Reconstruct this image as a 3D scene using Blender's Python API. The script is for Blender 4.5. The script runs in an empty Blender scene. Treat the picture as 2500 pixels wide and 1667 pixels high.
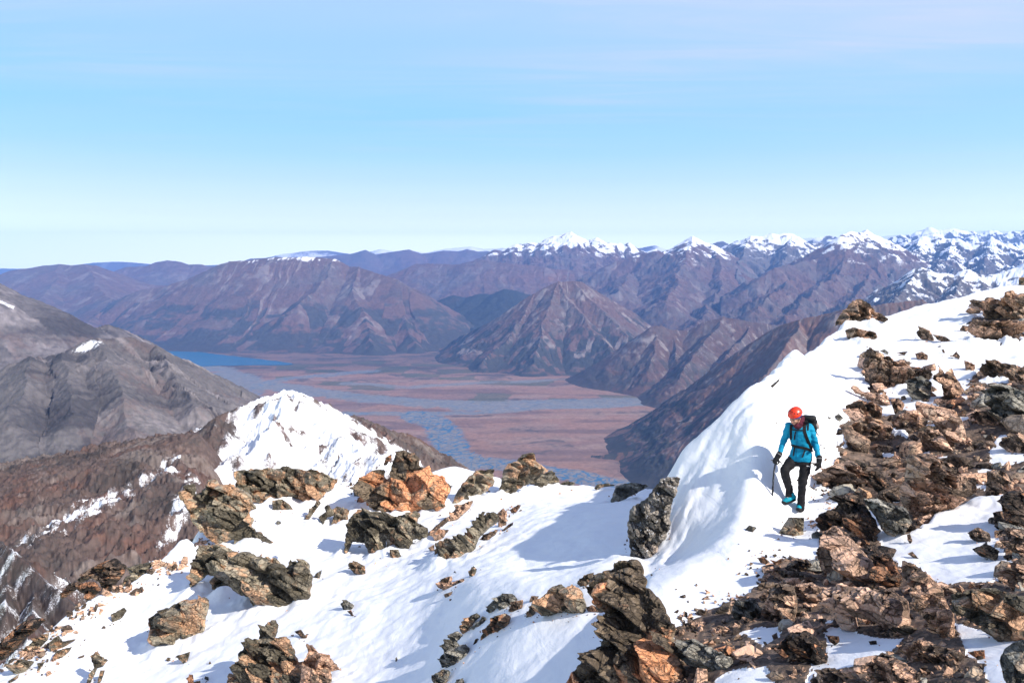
import bpy, bmesh, math, random
import numpy as np
from mathutils import Vector, Matrix, Quaternion
from mathutils.geometry import delaunay_2d_cdt
random.seed(7)
SC = bpy.context.scene
COL = SC.collection
# ---------------------------------------------------------------- view frame (pixels of a 2500 x 1667 frame)
W0, H0, FPX = 2500.0, 1667.0, 1944.0
PITCH = math.radians(5.67)
CP, SP = math.cos(PITCH), math.sin(PITCH)
def ut(px, py):
    """bearing u = x/y and downward slope t = -z/y of the sight line through a pixel"""
    a = (np.asarray(px, float)-W0/2)/FPX; b = (np.asarray(py, float)-H0/2)/FPX
    den = CP-b*SP
    return a/den, (SP+b*CP)/den
def at(px, py, Y):
    u, t = ut(px, py)
    return np.stack([u*Y, np.broadcast_to(np.asarray(Y, float), np.shape(u)), -t*Y], -1)
def pix(x, y, z):
    c = y*CP-z*SP; up = y*SP+z*CP
    return W0/2+FPX*x/c, H0/2-FPX*up/c
# ---------------------------------------------------------------- noise
_rp = np.random.default_rng(12345)
PERM = _rp.permutation(4096).astype(np.int32); _ga = np.linspace(0, 2*math.pi, 4097)[:4096]
GCX, GCY = np.cos(_ga), np.sin(_ga)
def rnd2(ix, iy, seed):
    ix = np.asarray(ix).astype(np.int64); iy = np.asarray(iy).astype(np.int64)
    return PERM[(PERM[(PERM[(iy+seed*131) & 4095]+ix) & 4095]+seed*17) & 4095]/4096.
def perlin(x, y, seed=0):
    x = np.asarray(x, float); y = np.asarray(y, float)
    x0 = np.floor(x); y0 = np.floor(y); fx = x-x0; fy = y-y0
    ix = x0.astype(np.int32); iy = y0.astype(np.int32)+seed*131
    p0 = PERM[iy & 4095]+ix; p1 = PERM[(iy+1) & 4095]+ix
    def g(p, dx, dy):
        h = PERM[p & 4095]; return GCX[h]*(fx-dx)+GCY[h]*(fy-dy)
    u = fx*fx*fx*(fx*(fx*6-15)+10); v = fy*fy*fy*(fy*(fy*6-15)+10)
    a = g(p0, 0, 0); a += u*(g(p0+1, 1, 0)-a)
    b = g(p1, 0, 1); b += u*(g(p1+1, 1, 1)-b)
    return (a+v*(b-a))*1.5
def fbm(x, y, octv=5, seed=0, gain=.5, lac=2.03):
    s = 0; a = 1.; tot = 0
    for k in range(octv):
        s = s+a*perlin(x, y, seed+k*17); tot += a
        x = x*lac+3.7; y = y*lac-1.3; a *= gain
    return s/tot
def ridged(x, y, octv=5, seed=0, gain=.5, lac=2.03):
    s = 0; a = 1.; tot = 0
    for k in range(octv):
        s = s+a*(1-np.abs(perlin(x, y, seed+k*17))*1.6); tot += a
        x = x*lac+3.7; y = y*lac-1.3; a *= gain
    return s/tot
def sst(e0, e1, x):
    t = np.clip((x-e0)/(e1-e0), 0, 1); return t*t*(3-2*t)
# ---------------------------------------------------------------- mesh / object helpers
def tag(o, label=None, cat=None, group=None, kind=None):
    if label: o['label'] = label
    if cat: o['category'] = cat
    if group: o['group'] = group
    if kind: o['kind'] = kind
    return o
def new_obj(name, me, mat=None, parent=None):
    o = bpy.data.objects.new(name, me); COL.objects.link(o)
    if mat is not None: me.materials.append(mat)
    if parent is not None: o.parent = parent
    return o
def mesh_np(name, V, F, smooth=True, attrs=None):
    """V (n,3); F (m,3 or 4) int array"""
    me = bpy.data.meshes.new(name)
    n, m, k = len(V), len(F), F.shape[1]
    me.vertices.add(n); me.vertices.foreach_set('co', np.ascontiguousarray(V, np.float32).ravel())
    me.loops.add(m*k); me.loops.foreach_set('vertex_index', np.ascontiguousarray(F, np.int32).ravel())
    me.polygons.add(m)
    me.polygons.foreach_set('loop_start', np.arange(0, m*k, k, dtype=np.int32))
    try: me.polygons.foreach_set('loop_total', np.full(m, k, np.int32))
    except Exception: pass
    me.polygons.foreach_set('use_smooth', np.full(m, smooth, bool))
    for an, av in (attrs or {}).items():
        av = np.asarray(av, np.float32)
        if av.ndim == 2:
            c = np.ones((n, 4), np.float32); c[:, :3] = av
            a = me.attributes.new(an, 'FLOAT_COLOR', 'POINT'); a.data.foreach_set('color', c.ravel())
        else:
            a = me.attributes.new(an, 'FLOAT', 'POINT'); a.data.foreach_set('value', av.ravel())
    me.update(calc_edges=True); me.validate()
    return me
def grid_faces(nr, nc, keep=None):
    i = np.arange(nr*nc).reshape(nr, nc)
    F = np.stack([i[:-1, :-1], i[:-1, 1:], i[1:, 1:], i[1:, :-1]], -1).reshape(-1, 4)
    if keep is not None:
        k = keep.reshape(nr, nc)
        kk = (k[:-1, :-1] | k[:-1, 1:] | k[1:, 1:] | k[1:, :-1]).ravel()
        F = F[kk]
    return F
def compact(V, F, attrs):
    used = np.zeros(len(V), bool); used[F.ravel()] = True
    idx = np.cumsum(used)-1
    return V[used], idx[F], {k: np.asarray(a)[used] for k, a in attrs.items()}
# ---------------------------------------------------------------- node helpers
class NT:
    def __init__(s, nt): s.t = nt; s.n = nt.nodes; s.l = nt.links
    def add(s, kind, **kw):
        nd = s.n.new(kind)
        for k, v in kw.items(): setattr(nd, k, v)
        return nd
    def put(s, nd, key, val):
        inp = nd.inputs[key]
        if hasattr(val, 'links') or isinstance(val, bpy.types.NodeSocket): s.l.new(val, inp)
        else: inp.default_value = val
    def noise(s, vec, scale, detail=6, rough=.55, dist=0.):
        nd = s.add('ShaderNodeTexNoise'); s.put(nd, 'Vector', vec)
        s.put(nd, 'Scale', scale); s.put(nd, 'Detail', detail); s.put(nd, 'Roughness', rough); s.put(nd, 'Distortion', dist)
        return nd.outputs[0]
    def voro(s, vec, scale, feature='F1', out=0):
        nd = s.add('ShaderNodeTexVoronoi', feature=feature); s.put(nd, 'Vector', vec); s.put(nd, 'Scale', scale)
        return nd.outputs[out]
    def math(s, op, a, b=0., clamp=False):
        nd = s.add('ShaderNodeMath', operation=op, use_clamp=clamp); s.put(nd, 0, a); s.put(nd, 1, b); return nd.outputs[0]
    def ramp(s, x, e0, e1, lo=0., hi=1.):
        nd = s.add('ShaderNodeMapRange', interpolation_type='SMOOTHSTEP'); s.put(nd, 0, x); s.put(nd, 1, e0); s.put(nd, 2, e1); s.put(nd, 3, lo); s.put(nd, 4, hi)
        return nd.outputs[0]
    def mix(s, f, a, b, blend='MIX'):
        nd = s.add('ShaderNodeMix', data_type='RGBA', blend_type=blend)
        s.put(nd, 0, f); s.put(nd, 6, a if not isinstance(a, tuple) else (*a, 1)); s.put(nd, 7, b if not isinstance(b, tuple) else (*b, 1))
        return nd.outputs[2]
    def attr(s, name, fac=False):
        nd = s.add('ShaderNodeAttribute', attribute_name=name); return nd.outputs['Fac' if fac else 'Color']
    def mapping(s, vec, scale=(1,1,1), rot=(0,0,0), loc=(0,0,0)):
        nd = s.add('ShaderNodeMapping'); s.put(nd, 'Vector', vec); nd.inputs['Scale'].default_value = scale; nd.inputs['Rotation'].default_value = rot; nd.inputs['Location'].default_value = loc
        return nd.outputs[0]
    def bump(s, h, dist, strength=1., normal=None):
        nd = s.add('ShaderNodeBump'); s.put(nd, 'Height', h); s.put(nd, 'Distance', dist); s.put(nd, 'Strength', strength)
        if normal is not None: s.put(nd, 'Normal', normal)
        return nd.outputs[0]
def material(name):
    m = bpy.data.materials.new(name); m.use_nodes = True
    t = NT(m.node_tree)
    b = t.n.get('Principled BSDF')
    return m, t, b
def simple_mat(name, col, rough=.7, bump=None, var=0., metallic=0., spec=.3):
    m, t, b = material(name)
    tc = t.add('ShaderNodeTexCoord').outputs['Object']
    if var:
        n = t.noise(tc, 14, 4)
        c = t.mix(t.ramp(n, .3, .7), tuple(max(0, x*(1-var)) for x in col), tuple(min(1, x*(1+var)) for x in col))
        t.put(b, 'Base Color', c)
    else: b.inputs['Base Color'].default_value = (*col, 1)
    b.inputs['Roughness'].default_value = rough; b.inputs['Metallic'].default_value = metallic
    b.inputs['Specular IOR Level'].default_value = spec
    if bump:
        t.put(b, 'Normal', t.bump(t.noise(tc, bump[0], 5, .6), bump[1], 1.))
    return m
# ================================================================ FAR LANDSCAPE
FLOOR = -1300.0
def mountain_mat(name):
    """colour comes from the vertex attributes tint (bare ground) and snow (cover); fine breakup is added here"""
    m, t, b = material(name)
    tint = t.attr('tint'); snow = t.attr('snow', True)
    geo = t.add('ShaderNodeNewGeometry'); pos = geo.outputs['Position']
    sc = t.attr('grain', True)                       # 1/size of the finest grain in metres
    v = t.add('ShaderNodeVectorMath', operation='SCALE'); t.put(v, 0, pos); t.put(v, 'Scale', sc)
    n1 = t.noise(v.outputs[0], 1.0, 7, .65)
    n2 = t.noise(v.outputs[0], 4.3, 5, .6)
    c = t.mix(t.ramp(n1, .3, .7), (.84, .84, .85), (1.17, 1.15, 1.14))
    c = t.mix(1., tint, c, 'MULTIPLY')
    f = t.math('ADD', snow, t.math('MULTIPLY', t.math('SUBTRACT', n2, .5), .9))
    f = t.math('ADD', f, t.math('MULTIPLY', t.math('SUBTRACT', n1, .5), .5))
    n3 = t.noise(v.outputs[0], 13., 4, .6)
    f = t.math('ADD', f, t.math('MULTIPLY', t.math('SUBTRACT', n3, .5), .7))
    f = t.ramp(f, .34, .66)
    t.put(b, 'Base Color', t.mix(f, c, (.86, .87, .9)))
    b.inputs['Roughness'].default_value = .9; b.inputs['Specular IOR Level'].default_value = .1
    return m
MT = mountain_mat('mountain_ground')

C_TUSS = np.array([.125, .078, .068]); C_SCREE = np.array([.27, .235, .22]); C_DARK = np.array([.040, .045, .045])
C_RED = np.array([.165, .085, .06]); C_GREY = np.array([.115, .105, .103]); C_ROCK = np.array([.10, .088, .085])
def seglist(poly, n_sub=1):
    return [(poly[i], poly[i+1]) for i in range(len(poly)-1)]
def densify(P, step, seed, jag):
    """subdivide a 3-D polyline and roughen it"""
    out = [P[0]]
    for a, b in zip(P[:-1], P[1:]):
        n = max(1, int(np.linalg.norm(b[:2]-a[:2])/step))
        for k in range(1, n+1):
            out.append(a+(b-a)*k/n)
    out = np.array(out)
    s = np.concatenate([[0], np.cumsum(np.linalg.norm(np.diff(out[:, :2], axis=0), axis=1))])
    out[:, 2] += jag*fbm(s/step/3.1, s*0+seed*3.3, 4, seed, .62)*1.3
    return out
def spurs_from(P, rng, spacing, grad, zf, reach, side, wig=.25, ang=.5):
    res = []
    s = np.concatenate([[0], np.cumsum(np.linalg.norm(np.diff(P[:, :2], axis=0), axis=1))])
    L = s[-1]; q = rng.uniform(.2, .8)*spacing
    while q < L:
        i = min(np.searchsorted(s, q)-1, len(P)-2); i = max(i, 0)
        f = (q-s[i])/max(1e-6, s[i+1]-s[i]); p0 = P[i]*(1-f)+P[i+1]*f
        d = P[i+1, :2]-P[i, :2]; d = d/np.linalg.norm(d)
        for sd in ((-1, 1) if side == 0 else (side,)):
            nrm = np.array([d[1], -d[0]])*sd
            a = rng.uniform(-ang, ang); ca, sa = math.cos(a), math.sin(a)
            dr = np.array([nrm[0]*ca-nrm[1]*sa, nrm[0]*sa+nrm[1]*ca])
            h = p0[2]-zf
            if h <= 0: continue
            ln = min(reach*rng.uniform(.5, 1.1), h/grad)
            pts = [p0.copy()]; pos = p0[:2].copy(); z = p0[2]
            for k in range(5):
                a = rng.uniform(-wig, wig); ca, sa = math.cos(a), math.sin(a)
                dr = np.array([dr[0]*ca-dr[1]*sa, dr[0]*sa+dr[1]*ca])
                pos = pos+dr*ln/5; z = z-grad*ln/5*rng.uniform(.6, 1.4)
                pts.append(np.array([pos[0], pos[1], z]))
            res.append(np.array(pts))
        q += spacing*rng.uniform(.6, 1.5)
    return res
MOUNTAINS = []
def mountain(name, label, crest, spurs=(), zf=FLOOR, slope=.62, px=(0, 2500), Y=(8000, 12000), nu=400, nr=260,
             sp=900., grad=.42, reach=2500., sub=True, rgh=1., crest_fall=False, zadj=None, fine=.08, seed=1, jag=20., namp=60., nscale=900., snowline=None, snoww=250.,
             colour=None, grain=.02, conc=1.35, gully=.5, side=-1, snow_fn=None, gsc=1.):
    rng = np.random.default_rng(seed)
    C3 = np.array([at(a, b, c) for a, b, c in crest])
    polys = [densify(C3, sp*.12, seed, jag)]
    hand = [densify(np.array([at(a, b, c) for a, b, c in s_]), sp*.2, seed+5+i, jag*.6) for i, s_ in enumerate(spurs)]
    auto = spurs_from(polys[0], rng, sp, grad, zf, reach, side) if sp > 0 else []
    subs = []
    if sub:
        for h_ in hand: subs += spurs_from(h_, rng, sp*.55, grad*1.25, zf, reach*.5, 0)
        for h_ in auto: subs += spurs_from(h_, rng, sp*.5, grad*1.3, zf, reach*.35, 0)
    n0 = len(polys); polys += hand; n1 = n0 if crest_fall else len(polys); polys += auto+subs
    u0, u1 = (px[0]-W0/2)/FPX, (px[1]-W0/2)/FPX
    us = np.linspace(u0, u1, nu); ys = np.exp(np.linspace(math.log(Y[0]), math.log(Y[1]), nr))
    UU, YY = np.meshgrid(us, ys); X = (UU*YY).ravel(); Yv = YY.ravel()
    wx = fbm(X/nscale, Yv/nscale, 4, seed+31)*nscale*.16; wy = fbm(X/nscale+9, Yv/nscale, 4, seed+57)*nscale*.16
    cd = np.full(X.shape, 1e9)
    for a, b in seglist(polys[0]):
        ab = b[:2]-a[:2]; l2 = max(1e-9, ab@ab)
        tt = np.clip(((X-a[0])*ab[0]+(Yv-a[1])*ab[1])/l2, 0, 1)
        cd = np.minimum(cd, np.hypot(X-a[0]-tt*ab[0], Yv-a[1]-tt*ab[1]))
    fade = sst(0, reach*.16, cd)
    Xw = X+wx*fade; Yw = Yv+wy*fade
    best = np.full(X.shape, zf-400.); along = np.zeros(X.shape); down = np.zeros(X.shape); off = 0.
    best1 = best.copy()
    Xg, Yg, Bg, Ag, Dg, B1 = (q.reshape(nr, nu) for q in (Xw, Yw, best, along, down, best1))
    du = us[1]-us[0]; dl = math.log(ys[1]/ys[0])
    for pi, P in enumerate(polys):
        s = 0.
        for a, b in seglist(P):
            ab = b[:2]-a[:2]; l = math.hypot(*ab)
            if l < 1e-6: continue
            R = max(30., max(a[2], b[2])-zf)/slope*conc*1.5+nscale*.2
            ya, yb = min(a[1], b[1])-R, max(a[1], b[1])+R
            j0 = int((math.log(max(ya, ys[0]))-math.log(ys[0]))/dl); j1 = int((math.log(max(yb, ys[0]))-math.log(ys[0]))/dl)+2
            xa, xb = min(a[0], b[0])-R, max(a[0], b[0])+R; ylo = max(ya, ys[0])
            yhi = min(yb, ys[-1])
            i0 = int((min(xa/ylo, xa/yhi)-u0)/du); i1 = int((max(xb/ylo, xb/yhi)-u0)/du)+2
            j0 = max(0, min(j0, nr)); j1 = max(0, min(j1, nr)); i0 = max(0, min(i0, nu)); i1 = max(0, min(i1, nu))
            if j1 > j0 and i1 > i0:
                sl = (slice(j0, j1), slice(i0, i1)); xx = Xg[sl]; yy = Yg[sl]
                tc = np.clip(((xx-a[0])*ab[0]+(yy-a[1])*ab[1])/(l*l), 0, 1)
                d = np.hypot(xx-a[0]-tc*ab[0], yy-a[1]-tc*ab[1])
                zc = a[2]+(b[2]-a[2])*tc
                wd = np.maximum(30., (zc-zf))/slope
                q = np.clip(d/(wd*conc), 0, 1.6)
                z = zc-np.maximum(zc-zf, 1.)*np.where(q < 1, 1-np.abs(1-q)**conc, 1+(q-1)*.12)*1.04
                Bg[sl] = np.maximum(Bg[sl], z)
                if pi >= n1: s += l; continue
                w = z > B1[sl]
                B1[sl] = np.where(w, z, B1[sl]); Ag[sl] = np.where(w, off+s+tc*l, Ag[sl]); Dg[sl] = np.where(w, d, Dg[sl])
            s += l
        off += s+777.
    # gullies running down the fall line, and general roughness
    hrel = np.clip((best-zf)/max(1., (C3[:, 2].max()-zf)), 0, 1)
    gl = ridged(along/(sp*.11)*gsc, down/(sp*1.1), 4, seed+3)
    rough = rgh*ridged(X/nscale*2.1, Yv/nscale*2.1, 6, seed+8, .55)-.55*rgh
    namp *= .75
    z = best+namp*(gully*(gl-.6)*sst(0, reach*.12, down)+rough*(.25+.75*fade))*sst(0., .12, hrel)
    z = z+namp*fine*(ridged(X/nscale*9, Yv/nscale*9, 4, seed+81)-.55)*sst(0, .1, hrel)
    if zadj is not None: z = z+zadj(W0/2+FPX*UU.ravel())
    # slope from finite differences
    Z = z.reshape(nr, nu)
    zy = np.gradient(Z, axis=0)/np.gradient(YY, axis=0); zx = np.gradient(Z, axis=1)/np.gradient(UU*YY, axis=1)
    slp = np.hypot(zx, zy).ravel()
    zxv = zx.ravel(); zyv = zy.ravel()
    ctx = dict(x=X, y=Yv, z=z, along=along, down=down, hrel=hrel, slope=slp, zx=zxv, zy=zyv, cd=cd, gl=gl, sp=sp, ns=nscale, seed=seed, gsc=gsc)
    PXv, PYv = pix(X, Yv, z); ctx['px'] = PXv; ctx['py'] = PYv
    tint = (colour or col_tussock)(ctx)
    if snow_fn is not None: snow = snow_fn(ctx)
    elif snowline is None: snow = np.full(X.shape, -1.)
    else:
        snow = .5+(z-snowline)/snoww*.5-np.clip(slp-.8, 0, 3)*.28+fbm(along/(sp*.12), down/(sp*.45), 4, seed+77)*.55+fbm(X/nscale*3, Yv/nscale*3, 4, seed+78)*.35
        snow = np.clip(snow, -1, 1.25)
    br = ridged(X/nscale*3.2, Yv/nscale*3.2+z/nscale*2.5, 5, seed+91)-.62; st_ = fbm(along/(sp*.045), down/(sp*.4), 4, seed+92)
    if nscale < 2500 and nscale > 500: snow = np.where(snow > -1, np.clip(snow-.2-2.0*np.clip(br, -.25, .5)+.7*st_, -1, 1.15), snow)
    keep = z > zf-40
    V = np.stack([X, Yv, z], -1); F = grid_faces(nr, nu, keep)
    V, F, A = compact(V, F, dict(tint=tint, snow=snow, grain=np.full(X.shape, grain)))
    o = new_obj(name, mesh_np(name, V, F, True, A), MT)
    tag(o, label, 'mountain', None, 'structure'); MOUNTAINS.append(o)
    return ctx
def _mixc(a, b, f): return a*(1-f[:, None])+b*f[:, None]
def col_tussock(c, forest=.35, scree=.55, red=.3, base=C_TUSS, fh=.33):
    s = c['seed']; n = c['x'].shape
    st = fbm(c['along']/(c['sp']*.07)*c['gsc'], c['down']/(c['sp']*.9), 4, s+11)           # streaks down the fall line
    big = fbm(c['x']/c['ns']*1.2, c['y']/c['ns']*1.2, 5, s+12)
    fine = fbm(c['x']/c['ns']*7, c['y']/c['ns']*7, 4, s+13)
    t = np.tile(base, (len(c['x']), 1))
    t = _mixc(t, C_RED, sst(.05, .6, big+.2*fine)*red)
    t = _mixc(t, C_GREY, sst(-.1, .5, -big+.3*fine+(c['slope']-.6)*.3)*.6)
    st2 = fbm(c['along']/(c['sp']*.028)*c['gsc'], c['down']/(c['sp']*.5), 3, s+21)
    sc = sst(.12, .42, .8*st+.45*st2+.3*fine+.2*big)*scree*sst(.02, .15, c['hrel'])
    t = _mixc(t, C_SCREE, sc)
    fo = sst(.02, .2, fbm(c['along']/(c['sp']*.16)*c['gsc'], c['down']/(c['sp']*.5), 5, s+14)+.3*fine+.1+(fh-c['hrel'])*.7-.8*np.clip(st, 0, 1))*sst(fh*2.1, fh*.9, c['hrel'])*forest
    t = _mixc(t, C_DARK, np.clip(fo, 0, 1))
    return t*(1+.16*fine[:, None])
def col_with(**k): return lambda c: col_tussock(c, **k)
def L_(x, y): return (x/2.6133, 500+y/2.6133)
def M_(x, y): return (800+x/2.6133, 500+y/2.6133)
def D_(x, y): return (1600+x/2.6133, 500+y/2.6133)
def A_(x, y): return (x/2.6133, 1067+y/2.6133)
def B_(x, y): return (800+x/2.6133, 1067+y/2.6133)
def C_(x, y): return (1600+x/2.6133, 1067+y/2.6133)
def cr(fn, pts, Y):
    n = len(pts)
    if not isinstance(Y, (list, tuple)): Y = (Y, Y)
    return [(*fn(x, y), Y[0]+(Y[1]-Y[0])*i/max(1, n-1)) for i, (x, y) in enumerate(pts)]
def raw(x, y): return (x, y)
K = 1000.
def far_snow(c): return np.clip(.35+fbm(c['x']/2600, c['y']/2600, 5, 5)*1.1+(c['z']-100)/2500., -1, 1.2)
mountain('mountain', 'faint pale blue range farthest away along the horizon', cr(raw, [(-250,655),(0,653),(70,655),(160,648),(230,640),(280,639),(360,642),(430,652),(600,640),(690,620),(740,612),(800,613),(870,620),(930,608),(960,613),(1000,610),(1040,614),(1090,606),(1150,602),(1180,608),(1230,606),(1300,618),(1450,612),(1530,600),(1560,606),(1600,597),(1640,612),(1750,604),(1880,590),(1980,578),(2050,590),(2200,572),(2400,565),(2700,560)], 41*K),
         px=(-250, 2750), Y=(35*K, 44*K), nu=900, nr=60, sp=5000, reach=8000, sub=False, seed=2, jag=90, namp=120, nscale=2800, snow_fn=far_snow, zf=-1300, slope=.4, grain=.004, gsc=.6)
mountain('mountain', 'blue ridge line behind the brown massif, below the far snowy skyline', cr(M_, [(-500,345),(-300,340),(30,325),(150,310),(240,288),(310,320),(420,300),(520,285),(600,315),(740,290),(830,295),(890,280),(960,300),(1020,290),(1060,300),(1200,330),(1400,380)], 30*K),
         px=(550, 1400), Y=(23*K, 32*K), nu=420, nr=130, sp=2600, reach=5000, seed=3, jag=60, namp=170, nscale=2600, slope=.5, grain=.006, colour=col_with(forest=.2, scree=.2))
mountain('mountain', 'low flat-topped violet hill between the left hill and the big brown massif', cr(L_, [(600,470),(730,425),(800,400),(960,390),(1000,365),(1070,355),(1150,362),(1190,380),(1290,378),(1330,390),(1450,400),(1700,420)], 22*K),
         px=(180, 720), Y=(16.5*K, 23.5*K), nu=260, nr=150, sp=1800, reach=3500, seed=4, jag=30, namp=130, nscale=1700, slope=.42, grain=.008, colour=col_with(forest=.15, scree=.3))
mountain('mountain', 'rounded purple-brown hill at the far left behind the grey slopes', cr(L_, [(-400,520),(-200,490),(0,450),(60,420),(180,405),(270,390),(380,378),(450,385),(540,378),(620,390),(760,440),(820,470),(900,500),(1000,515),(1150,520)], 17.5*K),
         spurs=[[(*L_(380,378),17.5*K),(*L_(330,520),16*K),(*L_(250,640),14.8*K)], [(*L_(540,378),17.5*K),(*L_(640,520),16*K),(*L_(700,640),14.6*K),(*L_(560,760),13.4*K)]],
         px=(-300, 800), Y=(12.2*K, 18.5*K), nu=500, nr=240, sp=1500, reach=4000, rgh=.7, seed=5, jag=22, namp=120, nscale=1400, slope=.42, grain=.012, snow_fn=lambda c: np.where(c['z'] > 60, .2+(c['z']-110)/140.+.5*fbm(c['x']/500, c['y']/500, 4, 9), -1), colour=col_with(forest=.45, scree=.4))
def massif_snow(c): return np.clip(.1+(c['z']-(20+60*fbm(c['x']/900, c['y']/900, 3, 3)))/160.+.6*fbm(c['x']/420, c['y']/420, 4, 9)-.4*np.clip(c['slope']-.5, 0, 2), -1, 1.1)
mountain('mountain', 'broad purple-brown massif above the blue lake, with a dusting of snow on its top', cr(L_, [(300,900),(500,760),(700,620),(900,545),(1050,520),(1200,470),(1380,390),(1460,362),(1560,355),(1700,340),(1800,335),(1960,330),(2130,345),(2230,395)], (14.5*K, 14.2*K))+cr(M_, [(200,395),(300,430),(450,480),(540,555),(600,640),(700,745),(800,850),(850,920)], (14*K, 12.0*K)),
         spurs=[[(*L_(2130,345),14.2*K),(*L_(2060,470),13.5*K),(*L_(1900,640),12.6*K),(*L_(1500,880),11.8*K)],
                [(*L_(1460,362),14.9*K),(*L_(1350,520),14.2*K),(*L_(1150,660),13.3*K),(*L_(900,740),12.8*K)],
                [(*L_(1700,340),14.6*K),(*L_(1640,480),13.9*K),(*L_(1480,640),13.*K),(*L_(1150,870),12.1*K)],
                [(*M_(200,395),14*K),(*M_(180,560),13.*K),(*M_(250,760),12.*K),(*M_(300,900),11.3*K)],
                [(*M_(450,480),13.7*K),(*M_(430,640),12.9*K),(*M_(500,780),12.1*K),(*M_(560,900),11.5*K)]],
         px=(60, 1250), Y=(10.2*K, 16.4*K), nu=900, nr=460, sp=1100, reach=2600, rgh=.75, seed=6, jag=26, namp=95, nscale=1000, slope=.62, sub=False, grain=.02, snow_fn=massif_snow, colour=col_with(forest=.85, scree=.5, fh=.36))
mountain('mountain', 'long brown and purple foothills under the central snowy summit', cr(M_, [(300,520),(400,460),(480,415),(560,378),(650,370),(800,382),(980,350),(1150,370),(1400,400),(1700,430),(1900,450)], (19.5*K, 18*K)),
         px=(900, 1620), Y=(14.4*K, 20*K), nu=480, nr=240, sp=1300, reach=3200, seed=7, jag=30, namp=130, nscale=1300, slope=.5, grain=.012, colour=col_with(forest=.12, scree=.4, red=.9))
mountain('mountain', 'central summit of the skyline with a broad cap of bright snow', cr(M_, [(700,420),(850,395),(980,340),(1060,300),(1140,280),(1200,265),(1250,245),(1340,245),(1400,210),(1480,190),(1550,176),(1610,200),(1660,225),(1720,208),(1760,245),(1860,245),(1890,260),(1920,243),(1970,280),(2020,320),(2100,390),(2250,470)], 21.5*K),
         px=(1050, 1720), Y=(17*K, 22.5*K), nu=520, nr=260, sp=1000, reach=3000, seed=8, jag=95, namp=230, nscale=1100, slope=.62, grain=.012, snow_fn=lambda c: np.clip(.5+(c['z']-300)/420.+.45*fbm(c['along']/150, c['down']/600, 4, 5)+.35*fbm(c['x']/500, c['y']/500, 4, 19)-.22*np.clip(c['slope']-.8, 0, 3), -1, 1.2), colour=col_with(forest=.1, scree=.3))
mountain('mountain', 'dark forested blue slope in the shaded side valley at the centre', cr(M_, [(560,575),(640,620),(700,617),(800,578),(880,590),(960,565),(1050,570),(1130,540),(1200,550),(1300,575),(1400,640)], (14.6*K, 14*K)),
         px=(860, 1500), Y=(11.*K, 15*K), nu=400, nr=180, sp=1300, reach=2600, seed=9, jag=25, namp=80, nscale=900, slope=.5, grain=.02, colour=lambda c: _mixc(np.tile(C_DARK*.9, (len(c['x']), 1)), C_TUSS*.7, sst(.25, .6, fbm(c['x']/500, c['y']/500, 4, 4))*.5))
mountain('mountain', 'purple peak with a snow-streaked pyramid top right of the central summit', cr(D_, [(-420,420),(-300,380),(-160,330),(-60,300),(0,285),(40,300),(100,285),(160,255),(200,222),(240,198),(275,225),(300,252),(350,245),(400,265),(460,310),(560,420),(620,480)], 17.5*K),
         spurs=[[(*D_(240,200),17.5*K),(*D_(200,330),16.3*K),(*D_(130,500),14.5*K),(*D_(60,640),13*K)],
                [(*D_(350,245),17.5*K),(*D_(420,400),16.*K),(*D_(380,600),13.8*K),(*D_(260,760),11.8*K)],
                [(*M_(1950,400),17.3*K),(*M_(1900,480),16.*K),(*M_(1850,560),14.6*K)]],
         px=(1420, 1880), Y=(10.4*K, 18.5*K), nu=380, nr=340, sp=1200, reach=3600, seed=10, jag=80, namp=170, nscale=1150, slope=.6, grain=.014, snow_fn=lambda c: np.clip(.4+(c['z']-180)/400.+.5*fbm(c['along']/140, c['down']/500, 4, 5)+.35*fbm(c['x']/400, c['y']/400, 4, 19)-.3*np.clip(c['slope']-.8, 0, 3), -1, 1.2), colour=col_with(forest=.35, scree=.5))
mountain('mountain', 'double-topped rocky peak with a bowl of snow between its two summits', cr(D_, [(300,480),(450,335),(520,290),(560,240),(610,198),(680,207),(740,188),(820,190),(870,188),(895,225),(920,262),(1000,250),(1060,240),(1150,290),(1250,380)], 19*K),
         spurs=[[(*D_(610,200),19*K),(*D_(560,360),17.*K),(*D_(500,480),15.5*K)], [(*D_(870,190),19*K),(*D_(840,330),17.3*K),(*D_(760,440),15.8*K)]],
         px=(1720, 2120), Y=(13.5*K, 20*K), nu=340, nr=260, sp=1100, reach=3200, seed=11, jag=105, namp=220, nscale=1100, slope=.66, grain=.014, snow_fn=lambda c: np.clip(.55+(c['z']-330)/420.+.5*fbm(c['along']/140, c['down']/500, 4, 6)+.4*fbm(c['x']/500, c['y']/500, 4, 29)-.3*np.clip(c['slope']-.85, 0, 3), -1, 1.2), colour=col_with(forest=.1, scree=.25, base=C_ROCK*1.3))
mountain('mountain', 'deep blue notch of peaks showing behind the double-topped peak', cr(D_, [(300,270),(400,238),(430,240),(480,255),(520,228),(600,235),(760,240),(900,250),(960,240),(1020,215),(1100,203),(1180,212),(1250,240),(1400,260)], 26*K),
         px=(1700, 2150), Y=(22*K, 27*K), nu=260, nr=80, sp=1800, reach=3500, seed=21, jag=90, namp=200, nscale=1800, slope=.6, grain=.01, snow_fn=lambda c: np.clip(.2+.8*fbm(c['x']/700, c['y']/700, 4, 4)+(c['z']-500)/900, -1, 1), colour=col_with(forest=.1, scree=.2, base=C_ROCK))
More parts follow.
